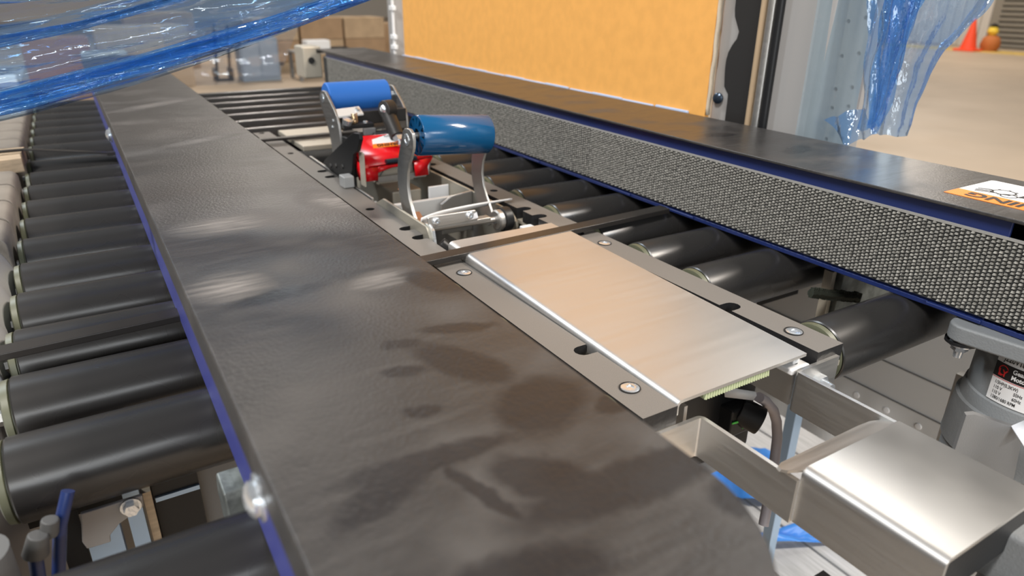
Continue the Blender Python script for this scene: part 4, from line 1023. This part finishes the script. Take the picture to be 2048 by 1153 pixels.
def tail(u, v):
    p0, p1 = Vector((2.955, 2.045, -.545)), Vector((2.955, 1.915, -.638))
    q0, q1 = Vector((3.00, 1.89, -.467)), Vector((3.00, 1.805, -.577))
    a = p0.lerp(p1, v); c = q0.lerp(q1, v); p = a.lerp(c, u)
    return (p.x + .015 * math.sin(u * 9 + v * 4), p.y, p.z + .006 * math.sin(u * 12 + v * 3))
B().grid(tail, 24, 14).done('tail', MT['film_hang'], hf, smooth=180)

# blue stretch film slung across the top left
sf = thing('stretch_film', (.3, 2.8, -.4), 'clear and blue stretch film slung across the top left corner', 'film')
def sheet(low, high, amp, ph, nw, m, nm, nu=80, nv=24, bow=0.0, tw=1.0):
    def f_(u, v):
        a = Vector(low[0]).lerp(Vector(low[1]), u); c = Vector(high[0]).lerp(Vector(high[1]), u)
        a.z -= .030 * math.sin(u * math.pi); c.z -= .030 * math.sin(u * math.pi)
        p = a.lerp(c, v)
        w = (c - a).length
        off = amp * w * (math.sin(v * nw + ph + 3 * math.sin(u * 2.1 * tw + ph)) + .6 * math.sin(v * nw * 2.1 + u * 5 + ph) + .25 * math.sin(u * 31 + v * 11))
        return (p.x, p.y + off + bow * v * (1 - v), p.z + .25 * off * math.cos(v * 9 + u * 4))
    B().grid(f_, nu, nv).done(nm, m, sf, smooth=180)
LA, RA = (-.34, 2.7, -.405), (1.36, 2.95, .035)
sheet((LA, RA), ((-.36, 2.7, -.340), (1.36, 2.95, .105)), .55, .4, 9, MT['film_deep'], 'lower_rope', 90, 26)
sheet(((-.34, 2.66, -.40), (1.36, 2.9, .04)), ((-.36, 2.66, -.345), (1.36, 2.9, .10)), .4, 2.0, 7, MT['film_deep'], 'lower_rope', 90, 20)
sheet(((-.34, 2.72, -.425), (1.0, 2.9, -.075)), ((-.34, 2.72, -.38), (1.0, 2.9, -.03)), .3, 1.0, 5, MT['film_mid'], 'lower_edge', 70, 12)
sheet(((-.36, 2.74, -.345), (1.36, 2.95, .09)), ((-.36, 2.74, -.20), (1.36, 2.95, .22)), .10, .9, 6, MT['film_mid'], 'middle_sheet', 80, 20)
sheet(((-.36, 2.72, -.205), (.75, 2.85, .08)), ((-.36, 2.72, -.155), (.75, 2.85, .14)), .5, 3.0, 7, MT['film_mid'], 'upper_rope', 70, 18)
sheet(((-.36, 2.72, -.215), (.75, 2.85, .07)), ((-.36, 2.72, -.19), (.75, 2.85, .10)), .5, 1.4, 7, MT['film_deep'], 'upper_rope', 70, 14)
sheet(((-.40, 2.85, -.34), (1.2, 3.0, .05)), ((-.40, 2.85, .02), (1.2, 3.0, .40)), .035, .2, 12, MT['film_clear'], 'clear_sheet', 80, 30)
sheet(((-.36, 2.7, -.07), (.40, 2.8, .05)), ((-.36, 2.7, -.02), (.40, 2.8, .12)), .5, 2.4, 6, MT['film_mid'], 'top_rope', 50, 14)
# far sheet of clear wrap hanging behind the rollers
sheet(((.95, 8.9, -1.05), (2.15, 8.9, -1.0)), ((.95, 8.9, -.35), (2.6, 8.9, -.15)), .015, .2, 14, MT['film_clear'], 'far_sheet', 50, 30)

# ================================================================== BACKGROUND upper left
def carton(x0, x1, y0, y1, z0, z1, label, m, grp=None):
    t = thing('carton', ((x0 + x1) / 2, (y0 + y1) / 2, z0), label, 'carton', grp)
    B().box(x0, x1, y0, y1, z0, z1).done('box', m, t, bevel=.02)
    B().box((x0 + x1) / 2 - .12, (x0 + x1) / 2 + .12, y0 - .01, y1, z1, z1 + .012).done('tape', MT['carton2'] if m is MT['carton'] else MT['carton'], t)
    return t
k = 0
nm_col = ['left', 'middle', 'right']
for i, x0 in enumerate((8.6, 11.1, 13.6)):
    for j, z0 in enumerate((FL + .5, FL + 1.62)):
        carton(x0, x0 + 2.35, 40 + .1 * i, 42.3, z0, z0 + 1.1, '%s carton in the %s row of the pallet stack behind the blue film' % (nm_col[i], ('lower', 'upper')[j]), (MT['carton'], MT['carton2'])[(i + j) % 2], 'cartons of the far pallet stack')
t = thing('pallet', (12.3, 41.2, FL), 'timber pallet under the far stack of cartons', 'pallet')
for i in range(5): B().box(8.4 + i * 1.6, 9.6 + i * 1.6, 39.9, 42.4, FL + .36, FL + .48).done('plank', MT['wood'], t)
for yy in (40, 41.1, 42.2): B().box(8.4, 16, yy - .1, yy + .1, FL, FL + .36).done('bearer', MT['wood'], t)
carton(1.2, 4.9, 36, 38, FL, FL + 2.6, 'wide brown carton on the floor far behind the left cover, seen through film', MT['carton2'])
carton(-1.4, .9, 34, 36, FL, FL + 2.3, 'reddish brown carton far left, seen through the clear film', mat('reddish board', (.32, .16, .09), .8))
carton(3.0, 6.4, 44, 46.5, FL, FL + 2.9, 'tall pale carton behind the wide brown one, seen through film', MT['carton'])
carton(16.6, 19, 44, 46, FL, FL + 2.2, 'single carton right of the far pallet stack, left of the white post', MT['carton'])
t = thing('steel_cabinet', (8.2, 37, FL), 'blue-grey steel cabinet standing in front of the far cartons', 'cabinet')
B().box(7.1, 8.9, 36.4, 37.6, FL, FL + 2.0).done('body', mat('blue grey cabinet paint', (.22, .27, .33), .5), t, bevel=.03)
B().box(7.2, 7.95, 36.36, 36.41, FL + .2, FL + 1.9).done('door', mat('blue grey door paint', (.25, .30, .36), .5), t)
B().box(8.05, 8.8, 36.36, 36.41, FL + .2, FL + 1.9).done('door', bpy.data.materials['blue grey door paint'], t)
t = thing('hand_truck', (6.3, 37.5, FL), 'dark upright trolley left of the blue-grey cabinet', 'trolley')
B().cyl((6.1, 37.5, FL), (6.3, 37.5, FL + 2.6), .07, seg=10).done('rail', MT['black'], t)
B().cyl((6.7, 37.5, FL), (6.9, 37.5, FL + 2.6), .07, seg=10).done('rail', MT['black'], t)
B().box(6.0, 6.8, 37.1, 37.6, FL, FL + .1).done('toe_plate', MT['black'], t)
B().cyl((6.0, 37.8, FL + .3), (6.2, 37.8, FL + .3), .3, seg=16).done('wheel', MT['black'], t)
B().cyl((6.7, 37.8, FL + .3), (6.9, 37.8, FL + .3), .3, seg=16).done('wheel', MT['black'], t)
t = thing('work_table', (10.8, 36.5, FL), 'grey table with a white case and black wheel, beyond the far rollers', 'table')
B().box(9.6, 12.6, 35.6, 37.4, FL + 1.25, FL + 1.35).done('top', MT['grey'], t)
for xx, yy in ((9.7, 35.7), (12.5, 35.7), (9.7, 37.3), (12.5, 37.3)): B().box(xx - .08, xx + .08, yy - .08, yy + .08, FL, FL + 1.25).done('leg', MT['grey_dark'], t)
tag(B().box(10.2, 11.4, 36.0, 36.8, FL + 1.35, FL + 1.85).done('white_case', MT['white'], bevel=.06), 'white case on the grey table beyond the far rollers', 'case')
tag(B().cyl((11.9, 36.2, FL + 1.36), (11.9, 36.2, FL + 1.5), .45, seg=24).done('black_disc', MT['black'], bevel=.03), 'black disc lying on the grey table beside the white case', 'disc')
# grey machine seen through the film at top left
t = thing('wrapping_machine', (-1.8, 12.5, FL), 'grey machine with glazed top far left behind the clear film', 'machine')
B().box(-2.9, -.55, 11.5, 13.5, FL, -1.15).done('base', MT['grey'], t, bevel=.05)
B().box(-2.6, -1.0, 11.8, 13.2, -1.15, -.55).done('housing', MT['grey_dark'], t, bevel=.05)
B().cyl((-.95, 12.0, -1.15), (-.75, 12.0, -.45), .06, seg=10).done('lever', MT['zinc'], t)
B().box(-.9, -.6, 11.45, 11.55, -1.6, -1.1).done('clamp', MT['white'], t, bevel=.03)
B().cyl((-1.55, 11.7, -.5), (-1.0, 11.7, -.5), .2, seg=20).done('drum', MT['zinc'], t, bevel=.03)
